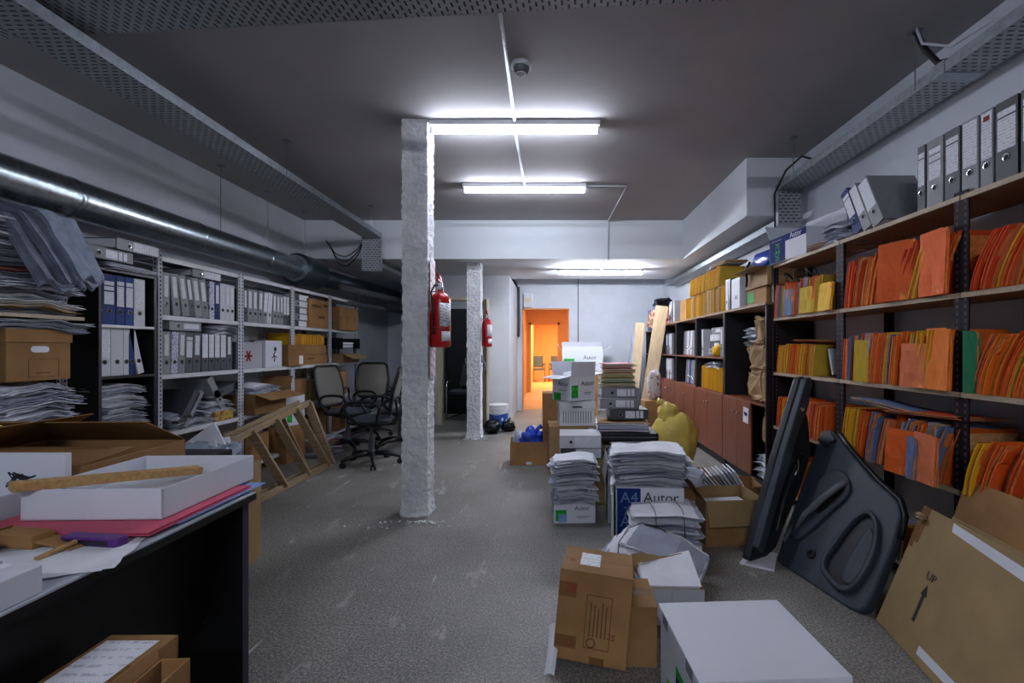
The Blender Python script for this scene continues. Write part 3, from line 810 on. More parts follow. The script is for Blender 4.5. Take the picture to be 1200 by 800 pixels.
# folders turned to show their whole cover, leaning out of the rows
def facing(y, z, w, h, col, label, yaw=0, tilt=8, x=RX-.035):
    t_ = .012; b = MB()
    for q in range(3): b.slab(lambda u, v: (-w/2+w*u+.006*q, .004*q+.006*noise.noise(Vector((u*4, v*4, q+y))), h*v*(1-.02*q)-(.02 if (u == 1 and v > .8 and q == 0) else 0)), 6, 6, -.0035, 0 if q != 1 else 1)
    o = b.build('paper_folder', [m[col], m['pages_orange']]); o.location = (x, y, z+.002); o.rotation_euler = (Matrix.Rotation(R(-90+yaw), 4, 'Z') @ Matrix.Rotation(R(-tilt), 4, 'X')).to_euler()
    return tag(o, label, 'paper folder')
facing(2.62, 1.575, .21, .335, 'deep_orange', 'tall deep orange folder facing out among second dark board files, middle bay', 14, 3)
facing(2.36, 1.575, .20, .33, 'orange', 'tall orange folder facing out beside the post on second dark board', -8, 2)
facing(3.52, 1.575, .16, .20, 'mustard', 'mustard folder facing out on second dark board, cupboard-side bay', 10, 4)
facing(3.30, 1.575, .18, .20, 'yellow', 'yellow folder facing out on second dark board, cupboard-side bay', -5, 6)
facing(3.80, 1.575, .12, .22, 'blue_folder', 'blue-grey folder facing out on second dark board, cupboard-side bay', 5, 4)
facing(2.48, 1.10, .17, .235, 'salmon', 'salmon folder facing out on third dark board, middle bay', 6, 4)
facing(2.33, 1.10, .16, .31, 'orange', 'taller orange folder facing out beside post on third dark board', -6, 2)
facing(2.90, 1.10, .10, .26, 'mustard', 'mustard folder facing out on third dark board, middle bay', 16, 3)
facing(2.50, .63, .20, .24, 'orange', 'orange folder facing out on fourth dark board, middle bay', 6, 4, RX-.09)
facing(2.34, .63, .15, .25, 'salmon', 'salmon folder facing out beside post on fourth dark board', -4, 2, RX-.09)
facing(2.42, .63, .05, .22, 'blue_folder', 'narrow blue-grey folder between facing folders on fourth dark board', 0, 3, RX-.10)
facing(2.165, 1.10, .05, .29, 'green_folder', 'green folder edge at the far post on third dark board, bay behind flat carton', 40, 0, RX-.01)
# folders pulled out or laid on top of the rows
def loose(mt, loc, w, d, t, rot, label, cat='paper folder', name='paper_folder', pg='pages', seed=3, droop=.004):
    o = flat_file(name, w, d, t, seed, droop, .006, [m[mt], m[pg]]); o.location = loc; o.rotation_euler = rot; return tag(o, label, cat)
loose('deep_orange', (2.10, 3.55, 1.12+.235), .3, .36, .014, (.04, .06, .3), 'deep orange folder lying over the shorter files in bay beside dark cupboards')
loose('blue_folder', (2.02, 2.72, .63+.325), .28, .4, .03, (.1, .10, .2), 'blue-grey folder lying on the orange files behind the car door panels')
loose('deep_orange', (2.06, 2.45, .63+.32), .3, .44, .02, (-.04, .05, .1), 'deep orange folder lying flat on fourth board files, beside the blue-grey one')
t = thing('document_tray', 'black open file box with a white paper, tilted among third board files', 'document tray', (2.02, 3.36, 1.105), R(-90), rot=(0, R(-16), R(-90)))
b = MB(); b.box((0, 0, 0), (.004, .24, .22)); b.box((.1, 0, 0), (.104, .24, .22)); b.box((0, 0, 0), (.104, .24, .004)); b.box((0, .236, 0), (.104, .24, .22)); b.build('tray_body', m['black'], t)
MB().box((.03, -.02, .006), (.045, .2, .2)).build('paper', m['paper'], t)
t = thing('black_case', 'flat black case standing behind the green-edged files by big flat carton', 'case', (2.2, 1.7, 1.101), R(-90))
MB().box((-.42, 0, 0), (.42, .04, .33)).build('case_shell', m['black'], t, bevel=.01)
MB().box((-.425, .016, 0), (.425, .024, .335)).build('case_seam', m['dark_board'], t)
# ---- top board of the dark shelving: binders, papers, paper carton
tb = 'on top board of dark shelving'
binder_row(1, RX+.01, 2.50, 2.04, [('dark','wide',0,.05), ('grey','window',0,.10), ('dark','wide',0,.085), ('grey','tall',0,.085), ('grey','red',0,.06), ('black','wide',0,.10), ('dark','wide',0,.10), ('dark','wide',0,.10), ('black','wide',0,.1)], tb, 'binders standing on the top board of dark shelving', .012, anchor='thin dark end binder')
binder_row(1, RX+.01, 3.02, 2.04, [('blue','wide',-26,.075), ('grey','tall',-26,.075), ('grey','tall',-26,.095)], 'on top dark board', 'leaning binders on the top board of dark shelving', .02, anchor='loose papers')
pile((2.10, 3.22, 2.041), .33, .28, 9, .017, R(90), .03, .02, 31, 'the crumpled heap on the top dark board', 'crumpled papers on the top dark board', DIM)
# ------------------------------------------------------------------ cartons
def carton(name, label, cat, loc, rz, w, d, h, mt='card', flaps=None, th=.005, group=None, tape=True, rot=None, inner=None):
    """w along x, d along y. flaps: None = closed; else dict side->angle (0 = closed flat, 90 = upright, 180+ = hanging outside)"""
    t = thing(name, label, cat, loc, rz, group, rot)
    b = MB()
    b.box((-w/2, -d/2, 0), (w/2, d/2, th))
    b.box((-w/2, -d/2, th), (w/2, -d/2+th, h)); b.box((-w/2, d/2-th, th), (w/2, d/2, h))
    b.box((-w/2, -d/2+th, th), (-w/2+th, d/2-th, h)); b.box((w/2-th, -d/2+th, th), (w/2, d/2-th, h))
    b.build('body', m[mt], t, bevel=.002)
    if flaps is None:
        for s_ in (-1, 1):
            MB().box((-w/2, min(0, s_*(d/2)), h), (w/2, max(0, s_*d/2)-(.0015 if s_ > 0 else 0), h+th*.8)).build('flap', m[mt], t, bevel=.0015)
        if tape:
            b = MB(); b.box((-w/2-.0006, -.028, h+th*.8), (w/2+.0006, .028, h+th*.8+.0008))
            for s_ in (-1, 1): b.box((min(s_*w/2, s_*(w/2+.001)), -.028, h*.75), (max(s_*w/2, s_*(w/2+.001)), .028, h+th*.8))
            b.build('tape', m['tape'], t)
    else:
        for s_, ang in flaps.items():
            fl = (d/2 if s_ in 'fb' else min(w/2, d/2))*.96
            ln = w if s_ in 'fb' else d
            b = MB(); b.box((-ln/2+.004, 0, 0), (ln/2-.004, fl, th*.8))
            o = b.build('flap', m[mt], t, bevel=.0012)
            zr = {'f': 0, 'b': PI, 'l': -PI/2, 'r': PI/2}[s_]
            px = {'f': (0, -d/2, h), 'b': (0, d/2, h), 'l': (-w/2, 0, h), 'r': (w/2, 0, h)}[s_]
            o.location = px; o.rotation_euler = (Matrix.Rotation(zr, 4, 'Z') @ Matrix.Rotation(R(ang), 4, 'X')).to_euler()
    return t
def archive_box(label, loc, rz, w, d, h, mt='card', lid=.06, hole=True, cat='archive box', rot=None, lid_mt=None):
    t = thing('archive_box', label, cat, loc, rz, None, rot)
    b = MB(); th = .004
    b.box((-w/2, -d/2, 0), (w/2, d/2, th)); b.box((-w/2, -d/2, th), (w/2, -d/2+th, h)); b.box((-w/2, d/2-th, th), (w/2, d/2, h))
    b.box((-w/2, -d/2+th, th), (-w/2+th, d/2-th, h)); b.box((w/2-th, -d/2+th, th), (w/2, d/2-th, h)); b.build('body', m[mt], t, bevel=.002)
    e = .007; b = MB(); b.box((-w/2-e, -d/2-e, h), (w/2+e, d/2+e, h+.004))
    for (a, c_) in (((-w/2-e, -d/2-e, h-lid), (w/2+e, -d/2-.003, h)), ((-w/2-e, d/2+.003, h-lid), (w/2+e, d/2+e, h)), ((-w/2-e, -d/2-.003, h-lid), (-w/2-.003, d/2+.003, h)), ((w/2+.003, -d/2-.003, h-lid), (w/2+e, d/2+.003, h))): b.box(a, c_)
    b.build('lid', m[lid_mt or mt], t, bevel=.002)
    if hole:
        pl = []
        for cx, a0 in ((.03, -90), (-.03, 90)):
            for k in range(7): pl.append((cx+.018*math.cos(R(a0+30*k)), h*.62+.018*math.sin(R(a0+30*k))))
        MB().prism(pl, 0, .001, Matrix(((1,0,0,0),(0,0,-1,-d/2-.0002),(0,1,0,0),(0,0,0,1)))).build('hand_hole', m['paper'], t)
    return t
def print_patch(t, mt, x0, x1, z0, z1, y, name='printed_panel'):
    return MB().box((x0, y-.0009, z0), (x1, y, z1)).build(name, m[mt], t)
def print_side(t, mt, y0, y1, z0, z1, x, name='printed_panel'):
    return MB().box((min(x, x-.0009), y0, z0), (max(x, x-.0009), y1, z1)).build(name, m[mt], t)
def paper_carton(label, loc, rz, w=.33, d=.24, h=.27, flaps=None, scheme='white', rot=None):
    """copy-paper carton with the printed word and the A4 panel"""
    mt = 'white_card' if scheme != 'grey' else 'grey_card'
    t = carton('paper_carton', label, 'paper carton', loc, rz, w, d, h, mt, flaps, tape=False, rot=rot)
    y = -d/2-.0003
    gm, tm = ('green', 'lime') if scheme != 'navy' else ('navy', 'ink_grey')
    if scheme == 'navy':
        print_patch(t, 'navy', -w/2+.004, -w/2+w*.36, .0, h-.002, y)
        for zz in (.78, .38): txt(t, 'A4', h*.26, (-w/2+w*.19, y-.0012, h*zz+.02), FRONT, m['blue_folder']); txt(t, '75', h*.2, (-w/2+w*.19, y-.0012, h*zz-h*.18), FRONT, m['blue_folder'])
        txt(t, 'Autor', h*.24, (w*.16, y-.0012, h*.84), FRONT, m['ink'])
        print_side(t, 'green', -d*.2, d*.3, .0, h*.92, -w/2-.0003); print_side(t, 'paper', -d*.45, -d*.22, h*.1, h*.9, -w/2-.0003)
    else:
        print_patch(t, 'green', -w/2+w*.04, -w/2+w*.3, h*.12, h*.62, y)
        txt(t, 'A4', h*.26, (-w/2+w*.17, y-.0012, h*.46), FRONT, m['lime']); txt(t, '75', h*.16, (-w/2+w*.17, y-.0012, h*.24), FRONT, m['lime'])
        txt(t, 'Autor', h*.28, (w*.18, y-.0012, h*.68), FRONT, m['ink']); print_patch(t, 'ink_grey', w*.05, w*.36, h*.30, h*.33, y); print_patch(t, 'ink_grey', w*.05, w*.30, h*.24, h*.265, y)
        SIDE = (R(90), 0, R(-90))
        print_side(t, 'green', d*.02, d*.42, .0, h*.3, -w/2-.0003); txt(t, 'Autor', h*.25, (-w/2-.0015, -d*.1, h*.66), SIDE, m['ink'])
        print_side(t, 'ink_grey', -d*.3, d*.15, h*.4, h*.43, -w/2-.0003)
    return t
def sheet_stack(t, name, w, d, h, z, mt='paper', n=4, seed=1, tilt=0):
    rr = random.Random(seed)
    for i in range(n):
        b = MB(); b.cbox((rr.uniform(-.01, .01), rr.uniform(-.01, .01), z+h*(i+.5)/n), (w, d, h/n*.94), (0, tilt, rr.uniform(-.05, .05))); b.build(name, m[mt if i % 2 else 'paper_dim'], t)

# --- tall plain pieces near the camera, on the floor between the boxes
t = archive_box('white archive box with a smooth white lid, on floor beside the brown taped boxes', (.645, 1.575, 0), R(0), .45, .41, .335, 'white_card', .05, False, rot=(0, 0, R(3)))
for k, y_ in enumerate((-.13, .12)): MB().box((-.2335, y_-.03, .30), (-.2318, y_+.03, .338)).build('lid_slot', m['ink_grey'], t)
for k, y_ in enumerate((-.12, .12)): MB().box((.2318, y_-.03, .30), (.2335, y_+.03, .338)).build('lid_slot', m['ink_grey'], t)
print_side(t, 'navy', -.19, .02, .0, .20, -.2255); print_side(t, 'lime', .04, .12, .0, .12, -.2255); print_side(t, 'green', -.19, .02, .20, .23, -.2255)
# tilted brown taped carton
t = carton('cardboard_carton', 'brown taped carton with red marks, leaning over its flap beside the white file box', 'cardboard box', (.165, 2.03, .012), 0, .30, .26, .36, 'card', tape=False, rot=(R(-3), R(5), R(-9)))
fz = -.13-.0004
for (x, z, s_, tx) in ((-.10, .29, .05, '28'), (-.09, .07, .035, '12'), (.08, .12, .035, '25')): txt(t, tx, s_, (x, fz-.001, z), (R(90), R(8), 0), m['red_dull'])
pb = MB()
for (x0, x1, z0, z1) in ((-.03, .075, .274, .277), (-.03, .075, .062, .065), (-.03, -.027, .062, .277), (.072, .075, .062, .277)): pb.box((x0, fz-.0006, z0), (x1, fz, z1))
pb.build('print_frame', m['ink_brown'], t)
pb = MB()
for k in range(5): pb.box((-.012+.016*k, fz-.0006, .11), (-.007+.016*k, fz, .25-.012*(k % 3)))
pb.build('print_lines', m['ink_brown'], t)
MB().tube([(.0+.018*math.cos(a*PI/8), fz-.0006, .085+.018*math.sin(a*PI/8)) for a in range(16)], .0025, 5, closed=True).build('print_ring', m['ink_brown'], t)
MB().box((-.075, -.06, .3645), (.01, .07, .3652)).build('shipping_label', m['printed'], t)
txt(t, '6', .05, (-.11, -.02, .365), (0, 0, R(20)), m['red_dull'])
for (x0, x1, z0, z1) in ((-.148, -.075, .255, .315), (-.148, -.06, .05, .10), (.0, .06, .0, .03)): MB().box((x0, -.1302, z0), (x1, -.1300, z1)).build('tape', m['tape'], t)
o = MB().slab(lambda u, v: (.04*u-.0+.004*math.sin(v*3), .14*v, .012*math.sin(u*3)+.12*v), 3, 4, .002).build('paper_sheet', m['paper'], loc=(-.035, 1.86, .002), rot=(0, 0, R(-8)))
tag(o, 'white paper sheet caught under the leaning brown taped carton', 'paper')
# small brown carton
t = carton('cardboard_carton', 'small brown carton wedged between leaning carton and white lidded box', 'cardboard box', (.355, 2.03, 0), R(-2), .155, .24, .245, 'card')
# white open file box
t = carton('file_box', 'open white file box full of papers behind the small brown carton', 'file box', (.565, 2.33, 0), R(-2), .31, .27, .175, 'card_pale', {})
print_patch(t, 'grey_card', -.153, .153, .002, .173, -.1353)
MB().slab(lambda u, v: (-.155+.31*u, .131, .17+.05*v+.01*math.sin(u*9)), 6, 2, .004).build('flap', m['card_pale'], t)
sheet_stack(t, 'paper_stack', .27, .23, .155, .006, 'paper', 6, 4)
MB().slab(lambda u, v: (-.12+.27*u, -.10+.24*v, .168+.035*u*v*2), 6, 5, .003).build('paper_stack', m['paper'], t)
MB().box((-.001, -.1365, 0), (.001, -.1352, .17)).build('seam', m['ink_grey'], t)
MB().box((.05, -.1365, .02), (.085, -.1352, .06)).build('tape', m['tape'], t)
# --- fallen fan and tied pile of white files
pile((.70, 2.98, .002), .40, .30, 19, .0160, R(-6), .012, .012, 41, 'the tied pile against the blue-fronted carton', 'tied pile of white files', WP_)
pile((.52, 2.66, .10), .44, .23, 17, .0095, R(-33), .05, .018, 42, 'the slumped tied bundle on the floor', 'slumped bundle of white files', WP_, tilt=(R(14), R(17)), slide=(.006, .002), jit=.012)
pile((.42, 2.74, .003), .24, .26, 5, .017, R(-25), .015, .012, 43, 'the low white heap under the slumped bundle', 'low heap of white files', WP_)
def tie(name, label, pts, r=.0025, closed=False): return tag(MB().tube(pts, r, 5, closed=closed).build(name, m['ink'], smooth=True), label, 'string')
for (x, dx, lb_) in ((.62, .0, 'dark string round the tied pile, on its column side'), (.79, .0, 'dark string round the tied pile, on its open carton side')):
    tie('tie_string', lb_, [(x, 2.795, .04), (x+.004, 2.79, .16), (x, 2.80, .30), (x, 2.85, .325), (x, 3.12, .325), (x, 3.17, .30), (x, 3.18, .02), (x, 3.0, .001), (x, 2.83, .001)], .0022, True)
# --- blue fronted cartons with the big pile
t = paper_carton('blue and white paper carton under the largest paper pile', (.65, 3.22, 0), R(-4), .44, .33, .39, None, 'navy')
t = carton('paper_carton', 'blue sided carton with torn flaps behind the blue-fronted carton', 'paper carton', (.60, 3.66, 0), R(-3), .36, .38, .47, 'grey_card', {'l': 262, 'b': 20}, tape=False)
print_side(t, 'navy', -.19, .19, .26, .46, -.1803); print_side(t, 'green', -.19, -.02, .02, .25, -.1803); print_side(t, 'paper', .0, .16, .06, .24, -.1803)
t = carton('paper_carton', 'low white carton with a green strip beside the blue sided carton', 'paper carton', (.41, 3.22, 0), R(-6), .012, .30, .34, 'white_card', {'l': 165}, tape=False)
pile((.655, 3.27, .402), .46, .34, 19, .0126, R(-3), .02, .015, 44, 'the largest white pile, on the blue-fronted carton', 'largest white pile', WP_)
t = thing('wrapped_ream', 'shiny wrapped packet of printed paper beside the largest pile', 'paper packet', (.92, 3.40, .33), R(-20))
MB().blob((.34, .26, .09), .12, 3, 24, 10, .3).build('packet', m['paper_dim'], t, smooth=True)
MB().blob((.352, .2, .096), .15, 5, 24, 10, .35).build('plastic_wrap', m['clear'], t, smooth=True)
t = carton('cardboard_carton', 'closed brown carton supporting the shiny wrapped packet', 'cardboard box', (.93, 3.42, 0), R(-10), .22, .34, .325, 'card')
# --- open brown cartons against the cupboards
t = carton('cardboard_carton', 'big open brown carton with raised flaps beside the tied pile', 'cardboard box', (1.20, 3.26, 0), R(6), .42, .34, .30, 'card_pale', {'l': 125, 'b': 264, 'f': 252})
sheet_stack(t, 'paper_stack', .34, .27, .22, .006, 'paper', 4, 6)
MB().box((-.211, -.1745, .0), (.05, -.1706, .17)).build('side_patch', m['card'], t)
o = MB().prism([(-.09, -.12), (.10, -.12), (.10, .13), (-.05, .13)], 0, .012).build('paper_sheet', m['paper'], loc=(1.27, 2.88, .001), rot=(0, 0, R(-30))); tag(o, 'white paper on floor between open carton and car door panel', 'paper')
t = carton('cardboard_carton', 'open brown carton of fanned white files before the cupboards, beside yellow bag', 'cardboard box', (1.13, 3.92, 0), R(-4), .36, .30, .27, 'card', {'l': 258, 'b': 262})
def fan_papers(loc, rz, n, w, label, group, h=.22, d=.25, tl=(-35, -12), step=.021):
    for i in range(n):
        b = MB(); b.slab(lambda u, v: (.0, -d/2+d*u, h*v), 3, 3, .004); b.slab(lambda u, v: (.006, -d/2+d*u+.006, h*v*.98), 3, 3, .004)
        o = b.build('paper_file', m['paper'] if i % 3 else m['paper_dim']); a = R(tl[0]+(tl[1]-tl[0])*i/n)
        c_ = Vector((-step*n/2+step*i, 0, 0)); c_.rotate(Euler((0, 0, rz)))
        o.location = Vector(loc)+c_; o.rotation_euler = (0, a, rz); tag(o, label % ordn(i+1), 'paper file', group)
fan_papers((1.17, 3.92, .012), R(-4), 11, .3, 'white file standing fanned in carton beside yellow bag, %s from its bag side', 'fanned files in carton beside the yellow bag', .40, .25, (-38, -18))
t = carton('cardboard_carton', 'open brown carton of white files standing before the brown cupboard doors', 'cardboard box', (1.46, 3.72, 0), R(-6), .34, .30, .25, 'card', {'f': 262})
fan_papers((1.52, 3.72, .012), R(-6), 12, .3, 'white file fanned in the carton before brown cupboard doors, %s from its carton edge', 'fanned files before the brown doors', .40, .25, (-48, -30), .021)
# yellow bag
t = thing('plastic_bag', 'yellow plastic bag slumped before the brown cupboard doors', 'bag', (1.30, 5.0, 0), R(-10))
MB().blob((.46, .36, .62), .16, 2, 40, 26, .75, freq=3).build('bag_body', m['yellow_bag'], t, smooth=True)
MB().blob((.22, .2, .26), .3, 5, 22, 14, .8, c=(-.06, 0, .46), freq=5).build('bag_top', m['yellow_bag'], t, smooth=True)
MB().tube([(-.10, 0, .68), (-.13, .01, .73), (-.17, .0, .74)], [.05, .025, .035], 10).build('bag_knot', m['yellow_bag'], t, smooth=True)
# --- small carton with the document pile
t = paper_carton('low white and green carton under a pile of letters, front of stacked cartons', (.155, 3.62, 0), R(3), .31, .28, .165, None, 'white')
print_patch(t, 'sky_blue', -.12, -.06, .01, .07, -.1415, 'sticker')
pile((.155, 3.60, .171), .31, .28, 25, .0125, R(3), .02, .012, 45, 'the letter pile on low green carton', 'letter pile on the low green carton', WP_)
# --- stack behind: brown carton, white box, copy paper carton, lying binders
t = carton('cardboard_carton', 'worn brown carton at the bottom of the stack with the white archive box', 'cardboard box', (.19, 5.0, 0), R(4), .48, .40, .50, 'kraft')
t = archive_box('white ventilated archive box between brown carton and copy paper carton', (.24, 4.98, .506), R(4), .36, .33, .25, 'white_card', .07, False)
pb = MB()
for k in range(12): pb.box((-.15+.026*k, -.1662, .03), (-.14+.026*k, -.1652, .155))
pb.build('printed_grid', m['ink_grey'], t); MB().box((-.05, -.1732, .19), (.05, -.1722, .205)).build('hand_hole', m['hole'], t)
t = paper_carton('open copy paper carton topping the stack, corner towards the column', (.22, 4.95, .768), R(38), .34, .30, .26, {'f': 95, 'l': 190, 'b': 100, 'r': 170}, 'white')
MB().blob((.26, .2, .08), .3, 8, 16, 8, .8, c=(0, 0, .22)).build('crumpled_paper', m['paper'], t)
t = carton('cardboard_carton', 'narrow brown carton standing behind the stack with the copy paper carton', 'cardboard box', (-.02, 5.4, 0), R(3), .2, .3, .8, 'card')
# lying binders facing the room: spine towards -Y, height along X
def lyingf(x, y, z, col, st, label, group, yaw=0, w=BW, flip=1):
    o = binder_proto(col, st, w); o.rotation_euler = (Matrix.Rotation(R(yaw), 4, 'Z') @ Matrix.Rotation(R(90*flip), 4, 'Y')).to_euler()
    o.location = (x, y, z+w/2+.001); return tag(o, label, 'binder', group)
t = carton('cardboard_carton', 'brown carton under the two lying binders, behind the letter pile', 'cardboard box', (.26, 4.06, 0), R(2), .40, .34, .385, 'kraft')
lyingf(.065, 3.86, .39, 'dark', 'tall', 'charcoal binder lying beneath the light grey binder, behind the letter pile', None, 2, .09)
lyingf(.055, 3.85, .39+.092, 'white', 'tall', 'light grey binder lying on the charcoal binder, behind the letter pile', None, -1, .105)
# tall binder tower
g = 'binders in the tower before the far planks'
t = carton('cardboard_carton', 'brown carton carrying the tower of lying binders', 'cardboard box', (.60, 4.38, 0), R(3), .46, .42, .48, 'kraft')
t = thing('document_case', 'black flat document case lying on brown carton under the binder tower', 'case', (.64, 4.0, .515), R(-1))
MB().rbox((-.32, -.02, 0), (.27, .30, .065), .03).build('case_shell', m['black'], t, bevel=.008); MB().box((-.322, -.023, .03), (.272, .302, .036)).build('case_seam', m['grey_plastic'], t)
t = carton('paper_carton', 'grey carton with torn flaps supporting the black document case', 'paper carton', (.66, 4.06, 0), R(1), .34, .2, .505, 'grey_card')
for (mt, z, lb_) in (('purple_folder', .588, 'dull purple folder lying on the black document case'), ('sky_blue', .614, 'blue-violet folder lying under the brown folder of the tower'), ('kraft', .640, 'brown folder lying under the lowest tower binder')):
    loose(mt, (.62, 4.2, z),   .44, .32, .025, (0, 0, rnd.uniform(-.06, .06)), lb_, pg='paper')
z0 = .68
for k, (x, y, col, st, yaw, lb_) in enumerate(((.50, 4.10, 'dark', 'window', 1, 'charcoal binder lying lowest in the binder tower'), (.42, 4.14, 'grey', 'window', -2, 'grey binder lying second lowest in the binder tower, pushed towards the column'), (.44, 4.2, 'grey', 'window', 2, 'grey binder lying topmost in the binder tower'))):
    lyingf(x, y, z0, col, st, lb_, g, yaw, .088); z0 += .092
for (mt, lb_) in (('kraft', 'tan folder lying on the topmost tower binder'), ('green_folder', 'green folder lying under the rose folder on the tower'), ('mustard', 'thin cream folder between the green and red folders on the tower'), ('red_folder', 'red folder lying under the rose folder on the tower'), ('pink_top', 'rose pink folder on the very top of the tower')):
    loose(mt, (.60, 4.36, z0+.001), .29, .26, .042, (0, 0, rnd.uniform(-.08, .08)), lb_, pg='paper_warm', seed=int(z0*100)); z0 += .044
# carton against the far wall
t = paper_carton('copy paper carton with torn top against the far white wall', (.58, 9.3, .87), 0, .80, .4, .38, {'f': 30, 'b': 80, 'l': 120, 'r': 150}, 'white')
t = carton('cardboard_carton', 'tall brown carton under the copy paper carton by the far wall', 'cardboard box', (.58, 9.3, 0), 0, .6, .42, .86, 'card')
# carton with blue bag, standing alone on the floor
t = carton('cardboard_carton', 'open brown carton holding a blue bag, alone on the floor', 'cardboard box', (-.28, 5.36, 0), R(4), .42, .32, .26, 'card', {})
MB().box((-.03, -.1645, .01), (.03, -.1625, .04)).build('sticker', m['paper'], t)
t = thing('plastic_bag', 'shiny blue plastic bag bulging out of the lone brown carton', 'bag', (-.25, 5.34, .10), R(15)); MB().blob((.27, .24, .27), .45, 6, 26, 16, .8).build('bag_body', m['blue_bag'], t, smooth=True)
MB().tube([(.06, 0, .24), (.08, 0, .29), (.12, .01, .31)], [.04, .02, .03], 8).build('bag_handle', m['blue_bag'], t, smooth=True)
t = thing('plastic_bag', 'pale green plastic bag in the lone brown carton beside the blue one', 'bag', (-.40, 5.40, .09), 0); MB().blob((.13, .2, .26), .35, 9, 20, 12, .8).build('bag_body', m['clear'], t, smooth=True)
# paint bucket and black bags
t = thing('paint_bucket', 'white paint bucket with blue label beside the open cream door', 'bucket', (-.88, 7.45, 0))
MB().lathe([(.135, 0), (.15, .005), (.165, .33), (.172, .335), (.172, .36), (.166, .36), (.166, .40), (.172, .40), (.172, .415), (.14, .42)], 28).build('bucket_body', m['white_plastic'], t, smooth=True, auto=30)
MB().lathe([(.1545, .06), (.1645, .28)], 28).build('printed_label', m['blue_plastic'], t, smooth=True, auto=30)
b = MB()
for a in (0, 1, 2, 3, 4, 5, 6): b.blob((.05, .02, .06), .3, a, 8, 6, .9, c=(.157*math.cos(-PI*a/6), .157*math.sin(-PI*a/6), .10+.03*(a % 3)))
b.build('label_print', m['white_ink'], t)
MB().tube([(.168*math.cos(a), .168*math.sin(a)-.01, .33-.06*math.sin(-a)) for a in [-PI*k/12 for k in range(13)]], .004, 6).build('bucket_handle', m['white_plastic'], t)
for (x, y, s_, sd, lb_) in ((-.93, 7.16, .24, 3, 'black plastic bag slumped before the paint bucket'), (-.70, 7.32, .2, 4, 'small black plastic bag on the doorway side of the bucket')):
    t = thing('plastic_bag', lb_, 'bag', (x, y, 0)); MB().blob((s_, s_*.8, s_*.85), .4, sd, 22, 14, .8).build('bag_body', m['black_bag'], t, smooth=True); MB().tube([(0, 0, s_*.8), (.01, 0, s_*.95), (.03, .01, s_*1.05)], [.025, .012, .02], 8).build('bag_knot', m['black_bag'], t, smooth=True)
# ------------------------------------------------------------------ car door panels and the big flat carton
def frame(O, u, v):
    u = Vector(u).normalized(); v = Vector(v); v = (v-u*v.dot(u)).normalized(); n = u.cross(v)
    mt = Matrix((u, v, n)).transposed().to_4x4(); mt.translation = Vector(O); return mt
def oval(cx, cy, pts): return pts
F2 = frame((1.375, 2.83, .004), (.212, -.9773, 0), (.58, .126, .805))
t = thing('car_door_panel', 'charcoal moulded car door panel facing the room, leaning on the orange files', 'car door panel'); t.matrix_world = F2
out = [(-.03, .01), (.03, -.0), (.5, .0), (.555, .012), (.58, .05), (.575, .15), (.548, .37), (.535, .42), (.505, .55), (.46, .61), (.39, .645), (.25, .70), (.148, .755), (.0, .835), (-.08, .885), (-.15, .925), (-.2, .94), (-.25, .93), (-.235, .80), (-.13, .36), (-.07, .12)]
MB().prism(out, -.055, 0).build('panel_shell', m['door_plastic'], t, bevel=.012)
ins = [(x*.965+.012, y*.955+.018) for x, y in out]
def ringstrip(poly, w, z0, z1):
    b = MB(); n = len(poly); cx = sum(p[0] for p in poly)/n; cy = sum(p[1] for p in poly)/n
    def off(p, k):
        d = Vector((p[0]-cx, p[1]-cy)); return Vector(p)-d.normalized()*k
    for i in range(n):
        a, c_ = poly[i], poly[(i+1) % n]; ai, ci = off(a, w), off(c_, w)
        vs = [(a[0], a[1], z0), (c_[0], c_[1], z0), (ci.x, ci.y, z0), (ai.x, ai.y, z0), (a[0], a[1], z1), (c_[0], c_[1], z1), (ci.x, ci.y, z1), (ai.x, ai.y, z1)]
        b.add(vs, [(0,3,2,1), (4,5,6,7), (0,1,5,4), (2,3,7,6)])
    return b
def smoothpoly(pts, it=2):
    for _ in range(it):
        q = []
        for i in range(len(pts)):
            a, c_ = Vector(pts[i]), Vector(pts[(i+1) % len(pts)]); q += [tuple(a*.75+c_*.25), tuple(a*.25+c_*.75)]
        pts = q
    return pts
arm = smoothpoly([(-.07, .30), (.0, .15), (.07, .20), (.14, .42), (.20, .56), (.13, .66), (.02, .69), (-.06, .58)])
MB().prism(arm, 0, .022).build('armrest_bulge', m['door_plastic'], t, bevel=.01)
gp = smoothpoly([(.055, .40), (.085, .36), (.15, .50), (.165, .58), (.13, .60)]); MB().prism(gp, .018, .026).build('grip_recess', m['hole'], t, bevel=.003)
b = MB(); b.tube([(-.01, .235, .02), (.03, .33, .05), (.09, .47, .055), (.13, .57, .045), (.14, .625, .02)], [.014, .016, .02, .018, .014], 10); b.build('pull_handle', m['grey_plastic'], t, smooth=True)
pk = smoothpoly([(.26, .10), (.37, .06), (.45, .045), (.505, .10), (.515, .25), (.49, .37), (.42, .49), (.34, .52), (.285, .42), (.255, .25)])
ringstrip(pk, .028, 0, .03).build('map_pocket_rim', m['door_plastic'], t, bevel=.006)
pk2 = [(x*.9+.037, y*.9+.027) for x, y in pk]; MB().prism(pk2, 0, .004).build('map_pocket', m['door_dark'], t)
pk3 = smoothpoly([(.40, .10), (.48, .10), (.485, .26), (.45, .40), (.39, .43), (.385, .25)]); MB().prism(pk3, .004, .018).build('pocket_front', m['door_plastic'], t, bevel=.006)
MB().lathe([(.028, 0), (.026, .008), (.016, .008), (.014, .002)], 18, c=(.165, .145, 0)).build('winder_hole', m['black'], t)
MB().tube([(p[0], p[1], -.02) for p in ((.545, .44), (.51, .56), (.45, .63), (.30, .69), (.15, .765), (-.02, .86), (-.13, .93))], .016, 8).build('rubber_seal', m['black'], t, smooth=True)
